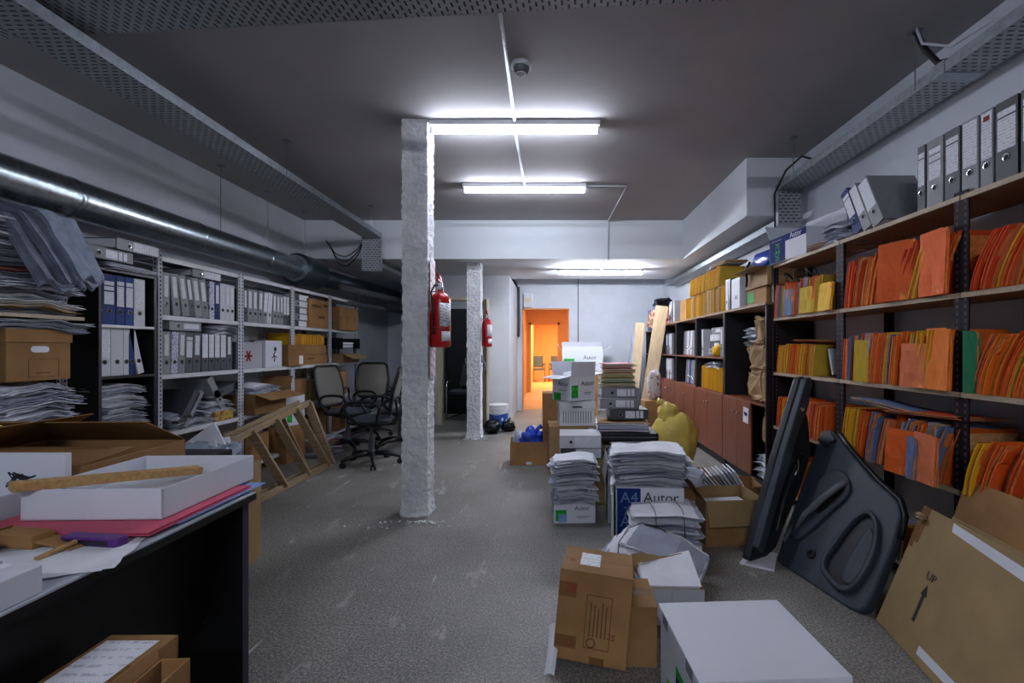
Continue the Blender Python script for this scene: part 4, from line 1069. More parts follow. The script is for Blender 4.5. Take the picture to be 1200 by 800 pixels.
MB().box((-.06, .13, 0), (-.045, .33, .006)).build('edge_clip', m['grey_plastic'], t)
MB().prism([(-.235, .84), (-.15, .80), (-.1, .87), (-.17, .915), (-.235, .915)], 0, .02).build('mirror_corner', m['door_dark'], t, bevel=.006)
F1 = frame((1.17, 2.78, .012), (.8071, .5549, -.2018), (.1435, .1472, .9786))
t = thing('car_door_panel', 'black car door panel standing on end behind the charcoal one, with pale handle', 'car door panel'); t.matrix_world = F1
out = [(0, .035), (.02, .02), (.20, .045), (.29, .09), (.40, .26), (.55, .47), (.66, .70), (.60, .93), (.555, 1.0), (.54, 1.19), (.50, 1.23), (.45, 1.21), (.22, .66)]
MB().prism(out, -.05, 0).build('panel_shell', m['door_dark'], t, bevel=.01)
MB().prism([(.012, .11), (.075, .08), (.40, .86), (.49, 1.0), (.535, 1.18), (.50, 1.225), (.45, 1.205), (.22, .66)], .0, .045).build('window_ledge', m['door_plastic'], t, bevel=.008)  # lighter plastic than the shell: paints the light this ledge catches
MB().lathe([(.022, 0), (.022, .012), (.012, .014), (.008, .006)], 14, c=(.40, .99, .045)).build('lock_bezel', m['chrome'], t)
MB().tube([(.41, .53, .0), (.405, .56, .03), (.43, .60, .035), (.445, .655, .02), (.45, .66, 0)], .009, 8).build('inner_handle', m['chrome'], t, smooth=True)
MB().lathe([(.012, 0), (.012, .006)], 12, c=(.53, .70, 0)).build('screw_cap', m['chrome'], t)
MB().prism([(.24, .20), (.33, .24), (.48, .55), (.50, .68), (.42, .62), (.30, .40)], 0, .03).build('armrest_bulge', m['door_dark'], t, bevel=.01)
MB().lathe([(.005, 0), (.005, .003)], 8, c=(.06, .12, .002)).build('screw', m['chrome'], t)
FC = frame((1.555, 2.24, .004), (-.1678, -.9858, 0), (.3445, -.0586, .9369))
t = thing('flat_carton', 'big flat brown carton with an UP arrow, leaning on the dark shelving', 'cardboard box'); t.matrix_world = FC
L, Hc, W = 1.15, .60, .13
b = MB(); b.box((0, .0, -.005), (L, Hc, 0)); b.box((0, 0, -W), (L, Hc, -W+.005)); b.box((0, 0, -W), (L, .005, 0)); b.box((L-.005, 0, -W), (L, Hc, 0)); b.box((0, 0, -W), (.005, Hc-.03, 0)); b.build('body', m['card_pale'], t, bevel=.002)
MB().box((.0, 0, -.004), (L, .19, 0)).build('flap', m['card'], t, loc=(.0, Hc, -W), rot=(R(4), 0, 0))
MB().box((0, 0, -.004), (L*.98, .10, 0)).build('flap', m['card_pale'], t, loc=(.015, Hc, -.004), rot=(R(-100), 0, 0))
b = MB().box((-.001, .43, .0005), (.055, Hc, .0012)).box((.004, .40, .0012), (.03, .56, .0018)); b.build('tape', m['tape'], t)
MB().blob((.07, .035, .03), .4, 9, 14, 8, .9, c=(.03, Hc-.055, .0)).build('torn_paper', m['card_pale'], t)
MB().prism([(.22, .555), (L, .49), (L, .54), (.21, .592)], .0005, .0012).build('sealing_strip', m['white_card'], t); MB().box((.30, .035, .0005), (L, .07, .0012)).build('sealing_strip', m['white_card'], t)
MB().prism([(.205, .13), (.222, .13), (.222, .25), (.234, .25), (.2135, .30), (.193, .25), (.205, .25)], .0004, .0014).build('printed_arrow', m['ink'], t)
txt(t, 'UP', .05, (.215, .335, .0012), (0, 0, 0), m['ink'])
# ------------------------------------------------------------------ cupboards along the wall
def cupboard(y0, y1, label, mid=True, doors=((0, .5), (.5, 1)), x0=1.90, top=1.70):
    """front faces -x; local: x along the wall run (towards camera), y depth"""
    w = y1-y0; t = thing('storage_cupboard', label, 'cupboard', (x0, y1, 0), R(-90)); d = XR-x0-.03; th = .022
    b = MB(); b.box((0, 0, 0), (th, d, top)); b.box((w-th, 0, 0), (w, d, top)); b.box((0, d-.01, .1), (w, d, top)); b.box((th, .02, .0), (w-th, .04, .1)); b.build('carcass', m['dark_board'], t)
    e = MB(); e.box((-.002, -.012, top), (w+.002, d, top+.024)); e.build('cupboard_top', m['shelf_wood'], t)
    for z in ([.80, 1.21] if mid else [.80]) + [.10]:
        s_ = MB().box((th, .0, z-.02), (w-th, d-.01, z)).build('shelf', m['brown_door'] if z > .2 else m['dark_board'], t)
    for a, c_ in doors:
        dd = MB().box((w*a+.003, -.02, .10), (w*c_-.003, -.002, .79)).build('door', m['brown_door'], t, bevel=.002)
        kx = w*c_-.05 if a < .25 else w*a+.05
        kb = MB().lathe([(.006, 0), (.006, .012), (.014, .018), (.014, .026), (.006, .03)], 12).build('knob', m['chrome'], dd, smooth=True, loc=(kx, -.02, .66), rot=(R(90), 0, 0))
    return t
cupboard(4.14, 5.16, 'dark cupboard with brown doors and kraft parcels, beside the dark shelving', False, ((0, .40), (.40, .72)))
cupboard(5.17, 6.18, 'dark cupboard with yellow folders behind the yellow bag')
cupboard(6.19, 7.18, 'dark cupboard holding leaning binders, second beyond the yellow folders')
cupboard(7.19, 8.10, 'dark cupboard half hidden by the tall leaning plank')
cupboard(8.11, 9.2, 'far dark cupboard heaped with bright wrapping, by the far wall', True, ((0, .5), (.5, 1)), 1.84, 1.62)
o = MB().box((-.06, 0, -.075), (.06, .001, .075)).build('paper_notice', m['paper'], loc=(1.877, 4.53, .66), rot=(0, R(4), R(-90))); tag(o, 'white paper notice stuck on the brown cupboard door', 'notice')
MB().tube([(-.035+.0035*k, -.001, .012+.018*math.sin(k*1.9)) for k in range(21)], .0022, 5).build('scribble', m['navy'], o)
def parcel(loc, rz, s_, seed, label, mt='kraft', cat='parcel', name='parcel'):
    t = thing(name, label, cat, loc, rz)
    MB().blob(s_, .26, seed, 28, 18, .35, freq=6).build('wrapping', m[mt], t, smooth=False)
    MB().tube([(s_[0]*.49*math.cos(a), -s_[1]*.0+s_[1]*.49*math.sin(a), s_[2]*.55) for a in [2*PI*k/20 for k in range(20)]], .003, 5, closed=True).build('string', m['ink_brown'], t)
    return t
kc = 'kraft wrapped parcel in the tall open cupboard bay, '
parcel((2.06, 4.45, .80), R(-90), (.34, .26, .30), 3, kc+'lowest and crumpled'); parcel((2.06, 4.40, 1.09), R(-86), (.36, .28, .26), 4, kc+'in the middle')
parcel((2.05, 4.36, 1.345), R(-95), (.22, .24, .26), 5, kc+'topmost beside white files'); parcel((2.02, 4.23, .80), R(-90), (.12, .2, .3), 6, kc+'narrow one beside the shelving post')
pile((2.07, 4.62, 1.36), .22, .24, 8, .022, R(-90), .02, .015, 51, 'the white files beside the topmost parcel', 'white files in tall cupboard bay', WP_)
pile((2.08, 4.29, .10), .24, .28, 11, .022, R(-90), .03, .02, 53, 'the papers in the doorless cupboard corner', 'papers in doorless cupboard corner', DIM)
parcel((2.04, 4.25, .42), R(-90), (.15, .2, .30), 7, 'brown envelope bundle standing in the doorless cupboard corner')
# second cupboard: yellow folders, binders, papers
folder_row(1, 1.95, 6.12, 5.24, .80, .28, 'in the dark cupboard behind the yellow bag', 'yellow folders in the dark cupboard', 61, .03, .02, ['yellow']*5+['mustard'], (.025, .045), .01, anchor='far side')
pile((2.08, 5.7, 1.085), .5, .26, 4, .02, R(-90), .02, .02, 62, 'the papers lying on the yellow folders', 'papers on the yellow folders', WP_)
binder_row(1, 1.95, 6.10, 1.21, [('white','strip',0,.07)], 'in dark cupboard above the yellow folders', 'binders above yellow folders')
binder_row(1, 1.95, 5.42, 1.21, [('grey','strip',0,.07), ('white','strip',0,.07)], 'in dark cupboard beside the parcels, above yellow folders', 'binders above yellow folders')
for k in range(4):
    o = binder_proto(['grey', 'dark', 'white', 'grey'][k], 'strip', BW); o.rotation_euler = (Euler((0, 0, R(-90))).to_matrix().to_4x4() @ Matrix.Rotation(R(90), 4, 'Y')).to_euler()
    o.location = (1.98+.01*(k % 2), 5.92-.03*k, 1.21+.04+k*.085+.02); tag(o, 'binder lying in the loose stack over the yellow folders, %s from its bottom' % ordn(k+1), 'binder', 'loose binder stack in cupboard')
t = thing('cloth_bundle', 'small yellow cloth bundle before the loose binder stack in the cupboard', 'cloth', (1.98, 5.55, 1.211), 0); MB().blob((.14, .2, .13), .4, 4, 18, 10, .8).build('cloth', m['yellow'], t, smooth=True)
binder_row(1, 1.95, 6.95, 1.21, [('dark','none',8), ('grey','none',8), ('white','none',8), ('grey','none',8), ('white','strip',8), ('grey','none',0)], 'in upper cupboard bay beyond the yellow folders', 'binders in upper cupboard bay', .004, anchor='far side')
binder_row(1, 1.95, 6.85, .80, [('dark','none',10), ('grey','none',10), ('blue','none',10,.09), ('grey','none',10), ('grey','none',10)], 'in lower cupboard bay beyond the yellow folders', 'binders in lower cupboard bay', .004, anchor='far side')
binder_row(1, 1.95, 8.0, 1.21, [('dark','strip',0), ('dark','none',0), ('grey','strip',0), ('white','none',0), ('grey','none',0), ('dark','none',0)], 'in upper bay of cupboard behind the tall plank', 'upper binders behind the tall plank', .01, anchor='far side')
binder_row(1, 1.95, 8.0, .80, [('grey','strip',0), ('white','strip',0), ('grey','strip',0), ('white','strip',0), ('grey','none',0), ('dark','none',0)], 'in lower bay of cupboard behind the tall plank', 'lower binders behind the tall plank', .01, anchor='far side')
# on top of the cupboards (z 1.724)
zt_ = 1.725
t = carton('cardboard_carton', 'brown carton with a blue bag on it, on cupboard top beside the orange files', 'cardboard box', (2.08, 4.42, zt_+.16), R(-92), .52, .3, .17, 'kraft', {'f': 185, 'b': 100})
t = carton('paper_carton', 'dark green and brown carton under the brown one on the cupboard top', 'paper carton', (2.09, 4.46, zt_), R(-90), .42, .28, .158, 'card'); print_patch(t, 'green', -.2, -.06, .03, .13, -.1403)
t = thing('plastic_bag', 'blue and black sports bag lying on the brown carton on cupboard top', 'bag', (2.08, 4.38, zt_+.335), R(-90)); MB().blob((.46, .26, .17), .2, 8, 26, 14, .6).build('bag_body', m['blue_bag'], t, smooth=True); MB().tube([(-.2, -.14, .1), (-.22, -.17, .02), (-.2, -.17, -.08), (-.235, -.16, -.14)], .012, 8).build('strap', m['black'], t, smooth=True)
t = carton('paper_carton', 'white rounded carton on cupboard top between yellow folders and brown carton', 'paper carton', (2.08, 4.92, zt_), R(-90), .22, .30, .32, 'white_card'); txt(t, 'A4', .07, (.02, -.1515, .12), FRONT, m['ink_grey'])
binder_row(1, 1.93, 5.20, zt_, [('white','strip',0,.07), ('dark','none',0,.06)], 'on cupboard top beside the white carton', 'binders on cupboard top', anchor='yellow folders')
folder_row(1, 1.93, 6.75, 5.24, zt_, .30, 'on cupboard top in the long lower row', 'long row of yellow-green folders on cupboard tops', 63, .02, .03, ['mustard']*4+['yellow', 'yellow', 'paper_warm', 'kraft'], (.03, .055), .01, anchor='far end')
folder_row(1, 1.94, 6.62, 5.42, zt_+.318, .22, 'standing on the long cupboard-top row', 'slanted upper row of yellow folders on cupboard tops', 64, .2, .05, ['mustard', 'yellow', 'yellow', 'mustard'], (.03, .05), .01, anchor='far end')
loose('paper_dim', (2.09, 5.55, zt_+.318+.245), .5, .26, .04, (0, 0, R(-90)), 'pale bluish folder lying on the heap over the cupboard-top row')
t = carton('cardboard_carton', 'small brown carton on the cupboard top beyond the yellow-green folders', 'cardboard box', (2.1, 6.98, zt_), R(-90), .35, .28, .30, 'card')
binder_row(1, 1.93, 7.72, zt_, [('blue','wide',0,.085), ('white','none',0,.07), ('black','none',0,.08), ('white','none',0)], 'on cupboard top beside the tall plank', 'binders beside the tall plank top', anchor='tall plank')
for k, (x, y, s_, sd, mt, lb_) in enumerate(((2.0, 8.25, (.34, .4, .34), 3, 'mix', 'bundle of bright wrapping on the far cupboard, beside tall plank'), (1.98, 8.75, (.36, .42, .40), 5, 'mix', 'bundle of bright wrapping on the far cupboard, nearest far wall'), (2.0, 8.45, (.3, .34, .2), 7, 'black_bag', 'dark bundle lying across the bright wrapping'))):
    t = thing('wrapping_bundle', lb_, 'bundle', (x, y, 1.647+(.36 if k == 2 else 0)), 0); MB().blob(s_, .35, sd, 26, 16, .6).build('wrapping', m[mt], t)
for k, (y, mt, lb_) in enumerate(((9.0, 'blue_plastic', 'blue plastic box on top of the bright wrapping by far wall'), (8.62, 'sky_blue', 'pale blue box on top of bright wrapping, beside the dark bundle'))):
    t = thing('storage_box', lb_, 'box', (1.98, y, 1.648 if k == 0 else 2.03), 0); MB().rbox((-.12, -.12, 0), (.12, .12, .36 if k == 0 else .1), .02).build('body', m[mt], t); MB().rbox((-.125, -.125, .36 if k == 0 else .1), (.125, .125, .39 if k == 0 else .12), .02).build('lid', m[mt], t)
for k in range(7):
    t = thing('wrapping_bundle', 'bright wrapped bundle stuffed in the far cupboard, %s from the tall plank' % ordn(k+1), 'bundle', (1.98, 8.25+.27*(k % 4), .80 if k < 4 else 1.21), 0, 'bundles stuffed in far cupboard'); MB().blob((.26, .24, .34), .3, k+11, 20, 12, .6).build('wrapping', m[['mix', 'paper_dim', 'mix', 'yellow', 'mix', 'red_folder', 'mix'][k]], t)
t = thing('plastic_roll', 'tall grey roll of crumpled plastic standing by the far cupboard', 'roll', (1.58, 9.05, 0), 0); MB().tube([(0, 0, 0), (.02, 0, .5), (-.02, .02, .9), (.03, 0, 1.3), (.0, .01, 1.55)], [.13, .11, .12, .10, .06], 12).build('roll', m['clear'], t, smooth=True)
def plank(label, p0, p1, w, th, up):
    p0, p1 = Vector(p0), Vector(p1); d = (p1-p0); L_ = d.length; d.normalize(); u = Vector(up); u = (u-d*u.dot(d)).normalized(); x = d.cross(u)
    o = MB().box((-w/2, -th/2, 0), (w/2, th/2, L_)).build('plank', m['plank'], bevel=.003); mt = Matrix((x, u, d)).transposed().to_4x4(); mt.translation = p0; o.matrix_world = mt
    return tag(o, label, 'plank')
plank('tall pale plank leaning on the cupboards, behind the yellow bag', (1.40, 7.2, .03), (1.78, 7.58, 2.0), .20, .02, (-.3, -1, 0))
plank('shorter pale plank leaning by the far cupboard, beside grey plastic roll', (1.40, 8.3, .03), (1.62, 8.62, 1.78), .17, .02, (-.2, -1, 0))
t = thing('plastic_bag', 'red and white printed bag tucked below the tall pale plank', 'bag', (1.50, 6.9, .55), 0); MB().blob((.2, .14, .42), .3, 5, 20, 14, .6).build('bag_body', mat_speck('red_white_bag', '#c8c4c4', '#a8483c', 22, .60), t, smooth=True)
t = carton('cardboard_carton', 'tall carton under the red and white bag, behind the yellow bag', 'cardboard box', (1.50, 6.9, 0), 0, .34, .3, .54, 'card')
# paper carton at the end of the dark shelving's top board
t = carton('paper_carton', 'open blue and white paper carton on far end of dark top board', 'paper carton', (2.10, 3.86, 2.041), R(-84), .50, .34, .215, 'white_card', {'b': 90, 'l': 120}, tape=False)
y = -.1703
print_patch(t, 'navy', -.25, .25, .16, .213, y); print_patch(t, 'navy', -.245, -.02, .004, .16, y)
for s_, z in (('75', .135), ('A4', .085), ('25', .035)): txt(t, s_, .062, (-.13, y-.0012, z), FRONT, m['lime'])
txt(t, 'Autor', .062, (.12, y-.0012, .188), FRONT, m['white_ink']); print_patch(t, 'ink_grey', -.22, -.07, .183, .19, y-.0006)
print_side(t, 'green', -.17, -.09, 0, .10, -.2503); print_side(t, 'ink_grey', -.06, .06, .03, .10, -.2503)
MB().slab(lambda u, v: (-.2525-.01*math.sin(v*3), -.10+.17*u, .10+.13*v), 3, 3, .002).build('paper_note', m['paper'], t)
loose('red_folder', (2.06, 3.40, 2.041), .2, .26, .012, (0, 0, .3), 'red folder lying beside the open paper carton on dark top board'); loose('paper', (2.05, 3.42, 2.056), .2, .26, .03, (0, 0, .5), 'white papers on the red folder on dark top board')
pipe('loose_cable', 'coiled black cable hanging below dark top board, near the cupboards', 'cable', [(2.0+.06*math.cos(a*.7), 4.0-.02*a+.03*math.sin(a), 1.90+.05*math.sin(a*.7)) for a in range(26)], .006, m['cable'])

# ------------------------------------------------------------------ black binder cabinet and white shelving contents
CX = -3.0
t = thing('binder_cabinet', 'black cabinet full of blue and white binders beside the white shelving', 'cabinet', (CX, 3.07, 0), R(90)); w = .45; d = .45; th = .02; top = 1.85
b = MB(); b.box((0, 0, 0), (th, d, top)); b.box((w-th, 0, 0), (w, d, top)); b.box((0, d-.008, 0), (w, d, top)); b.build('carcass', m['black_board'], t)
e = MB(); e.box((0, -.002, 0), (th, 0, top)); e.build('edge_strip', m['edge_purple'], t)
for z in (1.12, 1.47, top): MB().box((th, .0, z-.018), (w-th, d-.008, z)).build('shelf', m['black_board'] if z != 1.47 else m['white_metal'], t)
for z in (.1, .72): MB().box((th, 0, z-.018), (w-th, d-.008, z)).build('shelf', m['black_board'], t)
CF = CX-.03
bc = 'on the upper shelf of the black cabinet'
binder_row(-1, CF, 3.095, 1.47, [('white','none',0,.028), ('blue','window',0,.095), ('blue','wide',0,.065), ('blue','wide',0,.065), ('white','tall',0,.09)], bc, 'binders in black cabinet', .004, anchor='outer side')
binder_row(-1, CF, 3.10, 1.12, [('white','tall',0,.085), ('white','none',0,.09), ('white','none',0,.04), ('blue','none',0,.04)], 'on the middle shelf of black cabinet', 'binders on the middle shelf of black cabinet', .004, anchor='outer side')
binder_row(-1, CF, 3.40, 1.12, [('white','none',-14,.05)], 'leaning on the middle shelf of black cabinet', 'leaning binder in black cabinet', anchor='blue binder')
loose('b_blue', (CX-.18, 3.28, 1.822+.03), .4, .3, .012, (0, 0, R(4)), 'blue board lying on top of the black cabinet', pg='paper')
loose('paper_dim', (CX-.17, 3.34, 1.868), .46, .32, .03, (0, 0, R(96)), 'grey papers lying on top of black cabinet under two binders', 'paper file', 'paper_file', 'paper')
lying(-1, CX-.02, 3.0, 1.91, 'grey', 'window', 'grey binder lying on the black cabinet, towards the paper rack', None)
lying(-1, CX+.0, 3.2, 1.995, 'grey', 'tall', 'grey binder with long white label lying topmost on the black cabinet', None)
pile((CX-.19, 3.29, .72), .36, .32, 15, .025, R(90), .02, .015, 71, 'the pile in the bottom of the black cabinet', 'pile in bottom of black cabinet', WP_+DIM)
# first bay, fourth board
wl = LV[3]+.001
pile((-3.28, 4.05, wl), .42, .28, 7, .022, R(90), .03, .02, 72, 'the slumped papers on fourth white board', 'slumped papers on fourth white board', DIM)
pile((-3.27, 4.40, wl), .34, .28, 8, .022, R(90), .02, .015, 73, 'papers under tilted binder, fourth white board', 'papers under tilted binder', WP_)
binder_row(-1, XW, 3.86, wl+.0, [('dark','none',35,.07), ('grey','none',35,.05)], 'slumped on fourth board of white shelving', 'slumped binders on fourth white board', anchor='near post')
put_binder('dark', 'none', BW, (-3.13, 4.30, wl+.245), (0, R(78), R(90)), 'charcoal binder lying on the papers of fourth white board', None)
put_binder('grey', 'none', .07, (-3.13, 4.42, wl+.12), (0, R(-32), R(90)), 'grey binder tilted against the second white post', None)
t = thing('magazine_file', 'yellow and red patterned box file on fourth white board', 'box file', (-3.12, 4.40, wl), R(90)); MB().box((-.12, -.012, 0), (.12, 0, .09)).build('box_front', mat_speck('patterned_yellow_card', '#b89a3c', '#8a3c2c', 40), t, bevel=.003)
MB().box((-.12, 0, 0), (-.116, .02, .09)).box((.116, 0, 0), (.12, .02, .09)).build('box_side', m['card'], t)
pile((-3.24, 4.42, 1.10+BH+.006), .34, .26, 6, .013, R(90), .04, .015, 74, 'papers draped on binders under second white board', 'papers on standing binders', DIM)
# second bay: boxes
t = carton('grey_carton', 'grey carton with a red cross mark on third white board', 'carton', (-3.28, 4.84, 1.101), R(90), .33, .30, .27, 'grey_card')
for a in (0, 60, 120): MB().cbox((-.06, -.1510, .13), (.12, .0012, .022), (0, R(a), 0)).build('printed_mark', m['red_dull'], t)
t = carton('white_carton', 'white carton with a small black drawing on third white board', 'carton', (-3.25, 5.17, 1.101), R(90), .30, .30, .29, 'white_card')
MB().tube([(.0, -.151, .06), (.01, -.151, .1), (-.01, -.151, .14), (.02, -.151, .17)], .006, 6).tube([(-.04, -.151, .1), (.0, -.151, .13), (.05, -.151, .11)], .005, 6).lathe([(.025, -.001), (.025, .001)], 14, c=(.02, 0, 0)).build('printed_drawing', m['ink'], t)
o = next(c_ for c_ in t.children if c_.name.startswith('printed_drawing')); vv = o.data.vertices
for v in vv[-28:]: v.co = Vector((v.co.x, -.151+v.co.z*.5, .20+v.co.y))
t = carton('cardboard_carton', 'brown carton straddling the third white post, with a paper label', 'cardboard box', (-3.22, 5.56, 1.101), R(88), .33, .32, .25, 'card'); MB().box((.05, -.1615, .02), (.13, -.1605, .12)).build('shipping_label', m['paper'], t)
t = carton('cardboard_carton', 'open brown carton of papers on fourth white board', 'cardboard box', (-3.20, 5.02, wl), R(90), .62, .36, .21, 'card', {'r': 120, 'f': 200})
pile((-3.22, 5.0, wl+.15), .48, .3, 7, .02, R(90), .03, .025, 75, 'papers in open carton, fourth white board', 'papers heaped in open carton', WP_+DIM)
t = paper_carton('white copy paper carton with green print at the third white post', (-3.08, 5.42, .42), R(75), .27, .2, .34, None, 'white')
t = carton('cardboard_carton', 'closed carton under the white copy paper carton by third white post', 'cardboard box', (-3.1, 5.42, 0), R(80), .3, .24, .41, 'card')
# third and fourth bay
t = carton('cardboard_carton', 'large brown carton with faded print on second white board', 'cardboard box', (-3.26, 6.17, 1.577), R(90), .52, .32, .37, 'card')
for (x0, x1, z0) in ((-.2, .04, .27), (.1, .22, .29), (-.02, .14, .13)): print_patch(t, 'ink_brown', x0, x1, z0, z0+.03, -.1653)
t = carton('cardboard_carton', 'square brown carton with dark marks on the end of second white board', 'cardboard box', (-3.22, 6.93, 1.576), R(88), .56, .36, .33, 'card')
for x0 in (-.24, -.05, .18): print_patch(t, 'ink_brown', x0, x0+.03, .14, .2, -.1803)
folder_row(-1, -3.14, 5.58, 6.38, 1.356, .13, 'on brown cartons under second white board', 'yellow folders on brown cartons', 81, 0, 0, ['yellow', 'yellow', 'mustard'], (.04, .06), .01, anchor='third white post')
t = carton('cardboard_carton', 'upper brown carton carrying short yellow folders on third white board', 'cardboard box', (-3.26, 6.08, 1.231), R(90), .60, .30, .118, 'card')
t = carton('cardboard_carton', 'lower brown carton beside the fourth white post on third board', 'cardboard box', (-3.26, 6.08, 1.101), R(90), .62, .32, .124, 'card'); print_patch(t, 'ink_brown', -.2, -.05, .07, .09, -.1603)
t = carton('cardboard_carton', 'open brown carton with a long drooping flap on third white board end', 'cardboard box', (-3.20, 6.98, 1.101), R(86), .5, .36, .13, 'card_pale', {'f': 205, 'r': 190})
t = thing('document_tray', 'black wire-edged tray with white papers above the drooping flap carton', 'document tray', (-3.22, 6.98, 1.30), R(90))
b = MB(); b.box((-.30, -.2, 0), (.30, .16, .008)); b.box((-.30, -.2, 0), (-.29, .16, .16)); b.box((.29, -.2, 0), (.30, .16, .16)); b.box((-.30, .15, 0), (.30, .16, .16)); b.build('tray_body', m['black'], t)
sheet_stack(t, 'paper_stack', .4, .28, .09, .009, 'paper', 4, 5)
b = MB()
for (x, y) in ((-.27, -.12), (.27, -.12), (-.27, .12), (.27, .12)): b.box((x-.008, y-.008, -.068), (x+.008, y+.008, 0))
b.build('tray_feet', m['black'], t)
for k, (y, z, mt) in enumerate(((5.72, .631, 'card'), (6.1, .631, 'card_pale'), (6.85, .631, 'card'), (5.75, .121, 'card'), (6.2, .121, 'card_pale'), (6.8, .121, 'card'))):
    carton('cardboard_carton', 'shadowed brown carton on %s behind chairs, %s from the third white post' % ('fourth white board' if z > .3 else 'lowest white board', ordn(k % 3+1)), 'cardboard box', (-3.25, y, z), R(90+3*(k % 3)), .34, .3, [.30, .26, .34, .3, .28, .33][k], mt)
loose('yellow', (-3.22, 6.45, .635), .3, .26, .22, (0, 0, R(90)), 'yellow file block on fourth white board beside the fourth post', pg='mustard', droop=.0)
for k, (y, mt) in enumerate(((3.95, 'card'), (4.4, 'card_pale'), (4.9, 'card'))):
    carton('cardboard_carton', 'brown carton on the lowest white board behind the ladder, %s from black cabinet' % ordn(k+1), 'cardboard box', (-3.26, y, .121), R(90), .38, .3, [.3, .34, .28][k], mt)
pile((-2.86, 5.75, .002), .4, .3, 8, .03, R(80), .02, .02, 76, 'the papers on floor between ladder and chairs', 'papers on floor behind the ladder', [('kraft', 'paper_dim'), ('paper_dim', 'paper'), ('orange', 'paper')])
# ------------------------------------------------------------------ paper rack nearest the desk
t = thing('paper_rack', 'steel rack carrying the archive box and tall paper heaps beside the black cabinet', 'shelving unit', (0, 0, 0))
RKX0, RKX1, RKY0, RKY1 = -3.44, -2.88, 1.95, 2.86
for x, y in ((RKX0, RKY0), (RKX0, RKY1), (-3.02, RKY1)):
    b = MB(); b.box((0, -.0015, 0), (.03, .0015, 2.04)); b.box((0, -.03, 0), (.0015, .0, 2.04)); b.build('post', m['post_white'], t, loc=(x, y, 0))
for z in (.10, .715, 1.50): MB().box((RKX0, RKY0, z-.02), (RKX1, RKY1, z)).build('shelf', m['shelf_edge'] if z > 1 else m['white_metal'], t)
PX, PY, Q = -3.07, 2.60, R(90)
pile((PX-.02, PY+.03, .716), .46, .30, 5, .018, Q, .03, .03, 91, 'purple papers at the rack heap foot', 'purple papers at the foot of rack heap', [('purple_folder', 'paper_dim'), ('purple_folder', 'purple_folder'), ('paper_dim', 'purple_folder')])
pile((PX, PY+.02, .815), .44, .32, 13, .021, Q+.06, .03, .03, 92, 'heap under brown archive box', 'heap under the brown archive box', DIM+WP_, jit=.035)
parcel((-3.08, 2.20, .716), 0, (.26, .30, .34), 12, 'clear bag of papers beside the heap under the archive box', 'clear', 'bag', 'plastic_bag')
t = archive_box('brown archive box with an oval hand hole, on the heap in paper rack', (-3.08, 2.63, 1.128), Q, .33, .36, .285, 'card', .07, True)
pb = MB(); yq = -.1805
for (x0, x1, z0, z1) in ((-.06, .10, .02, .023), (-.06, .10, .12, .123), (-.06, -.057, .02, .123), (.097, .10, .02, .123), (-.02, .05, .04, .046)): pb.box((x0, yq-.0006, z0), (x1, yq, z1))
pb.build('printed_frame', m['ink_brown'], t)
pile((PX+.02, PY+.02, 1.418), .56, .34, 3, .02, Q-.05, .02, .03, 93, 'curled files on brown archive box', 'curled files on archive box', DIM)
pile((PX-.01, PY, 1.502), .54, .34, 11, .0225, Q+.05, .02, .03, 94, 'lower tall heap on rack board', 'lower heap on rack board', DIM+[('kraft', 'paper_warm'), ('orange', 'paper_dim'), ('paper_dim', 'paper'), ('paper_warm', 'paper')], jit=.03)
pile((PX-.03, PY-.02, 1.768), .50, .34, 11, .0215, Q-.06, .02, .03, 95, 'upper tall heap on rack board', 'upper heap on rack board', DIM, jit=.03)
# folders draped over the heap's edge
for k in range(6):
    b = MB(); wv = rnd.uniform(0, 9)
    def fn(u, v):
        a = min(1, u/.28); w_ = .30-.10*u
        return (-.16+.20*a+.19*max(0, u-.25)+.012*noise.noise(Vector((u*6, v*4, wv))), (v-.5)*w_+.10*u, .0+.008*noise.noise(Vector((u*5, v*5, wv)))-.36*max(0, u-.25)**1.15/.7 + .02*math.sin(PI*v*3+k)*u)
    for q in range(4): b.slab(lambda u, v: Vector(fn(u, v))+Vector((.0045*q, 0, .0045*q)), 14, 8, .003)
    o = b.build('paper_file', [m['drape']], loc=(-2.995+.014*k, 2.58+.018*k-.02*(k % 2), 2.015+.013*k), rot=(0, 0, R(-10+5*k)))
    tag(o, 'greyish file drooping off the tall heap, %s from the wall side' % ordn(k+1), 'paper file', 'files drooping off the tall heap')
t = carton('cardboard_carton', 'tan carton at the frame edge beside the clear bag on the rack', 'cardboard box', (-2.62, 2.10, .796), 0, .34, .16, .17, 'card_pale')
t = thing('side_table', 'dark low table carrying the tan carton, between desk and rack', 'table', (-2.24, 2.18, 0), 0)
MB().box((-.6, -.24, .765), (.6, .2, .795)).build('table_top', m['dark_board'], t, bevel=.003)
for x in (-.58, .55): MB().box((x, -.22, 0), (x+.03, .18, .765)).build('leg', m['dark_board'], t)
t = carton('cardboard_carton', 'flat brown carton under the striped tube behind desk carton', 'cardboard box', (-2.3, 2.06, .796), 0, .42, .2, .15, 'card')
# striped tube
o = MB().cyl((-.19, 0, 0), (.19, 0, 0), .016, 14).build('striped_tube', m['stripes'], loc=(-2.32, 2.05, .965), rot=(0, 0, R(2)), smooth=True, auto=40); tag(o, 'blue and yellow striped tube lying behind the open flat carton', 'tube')
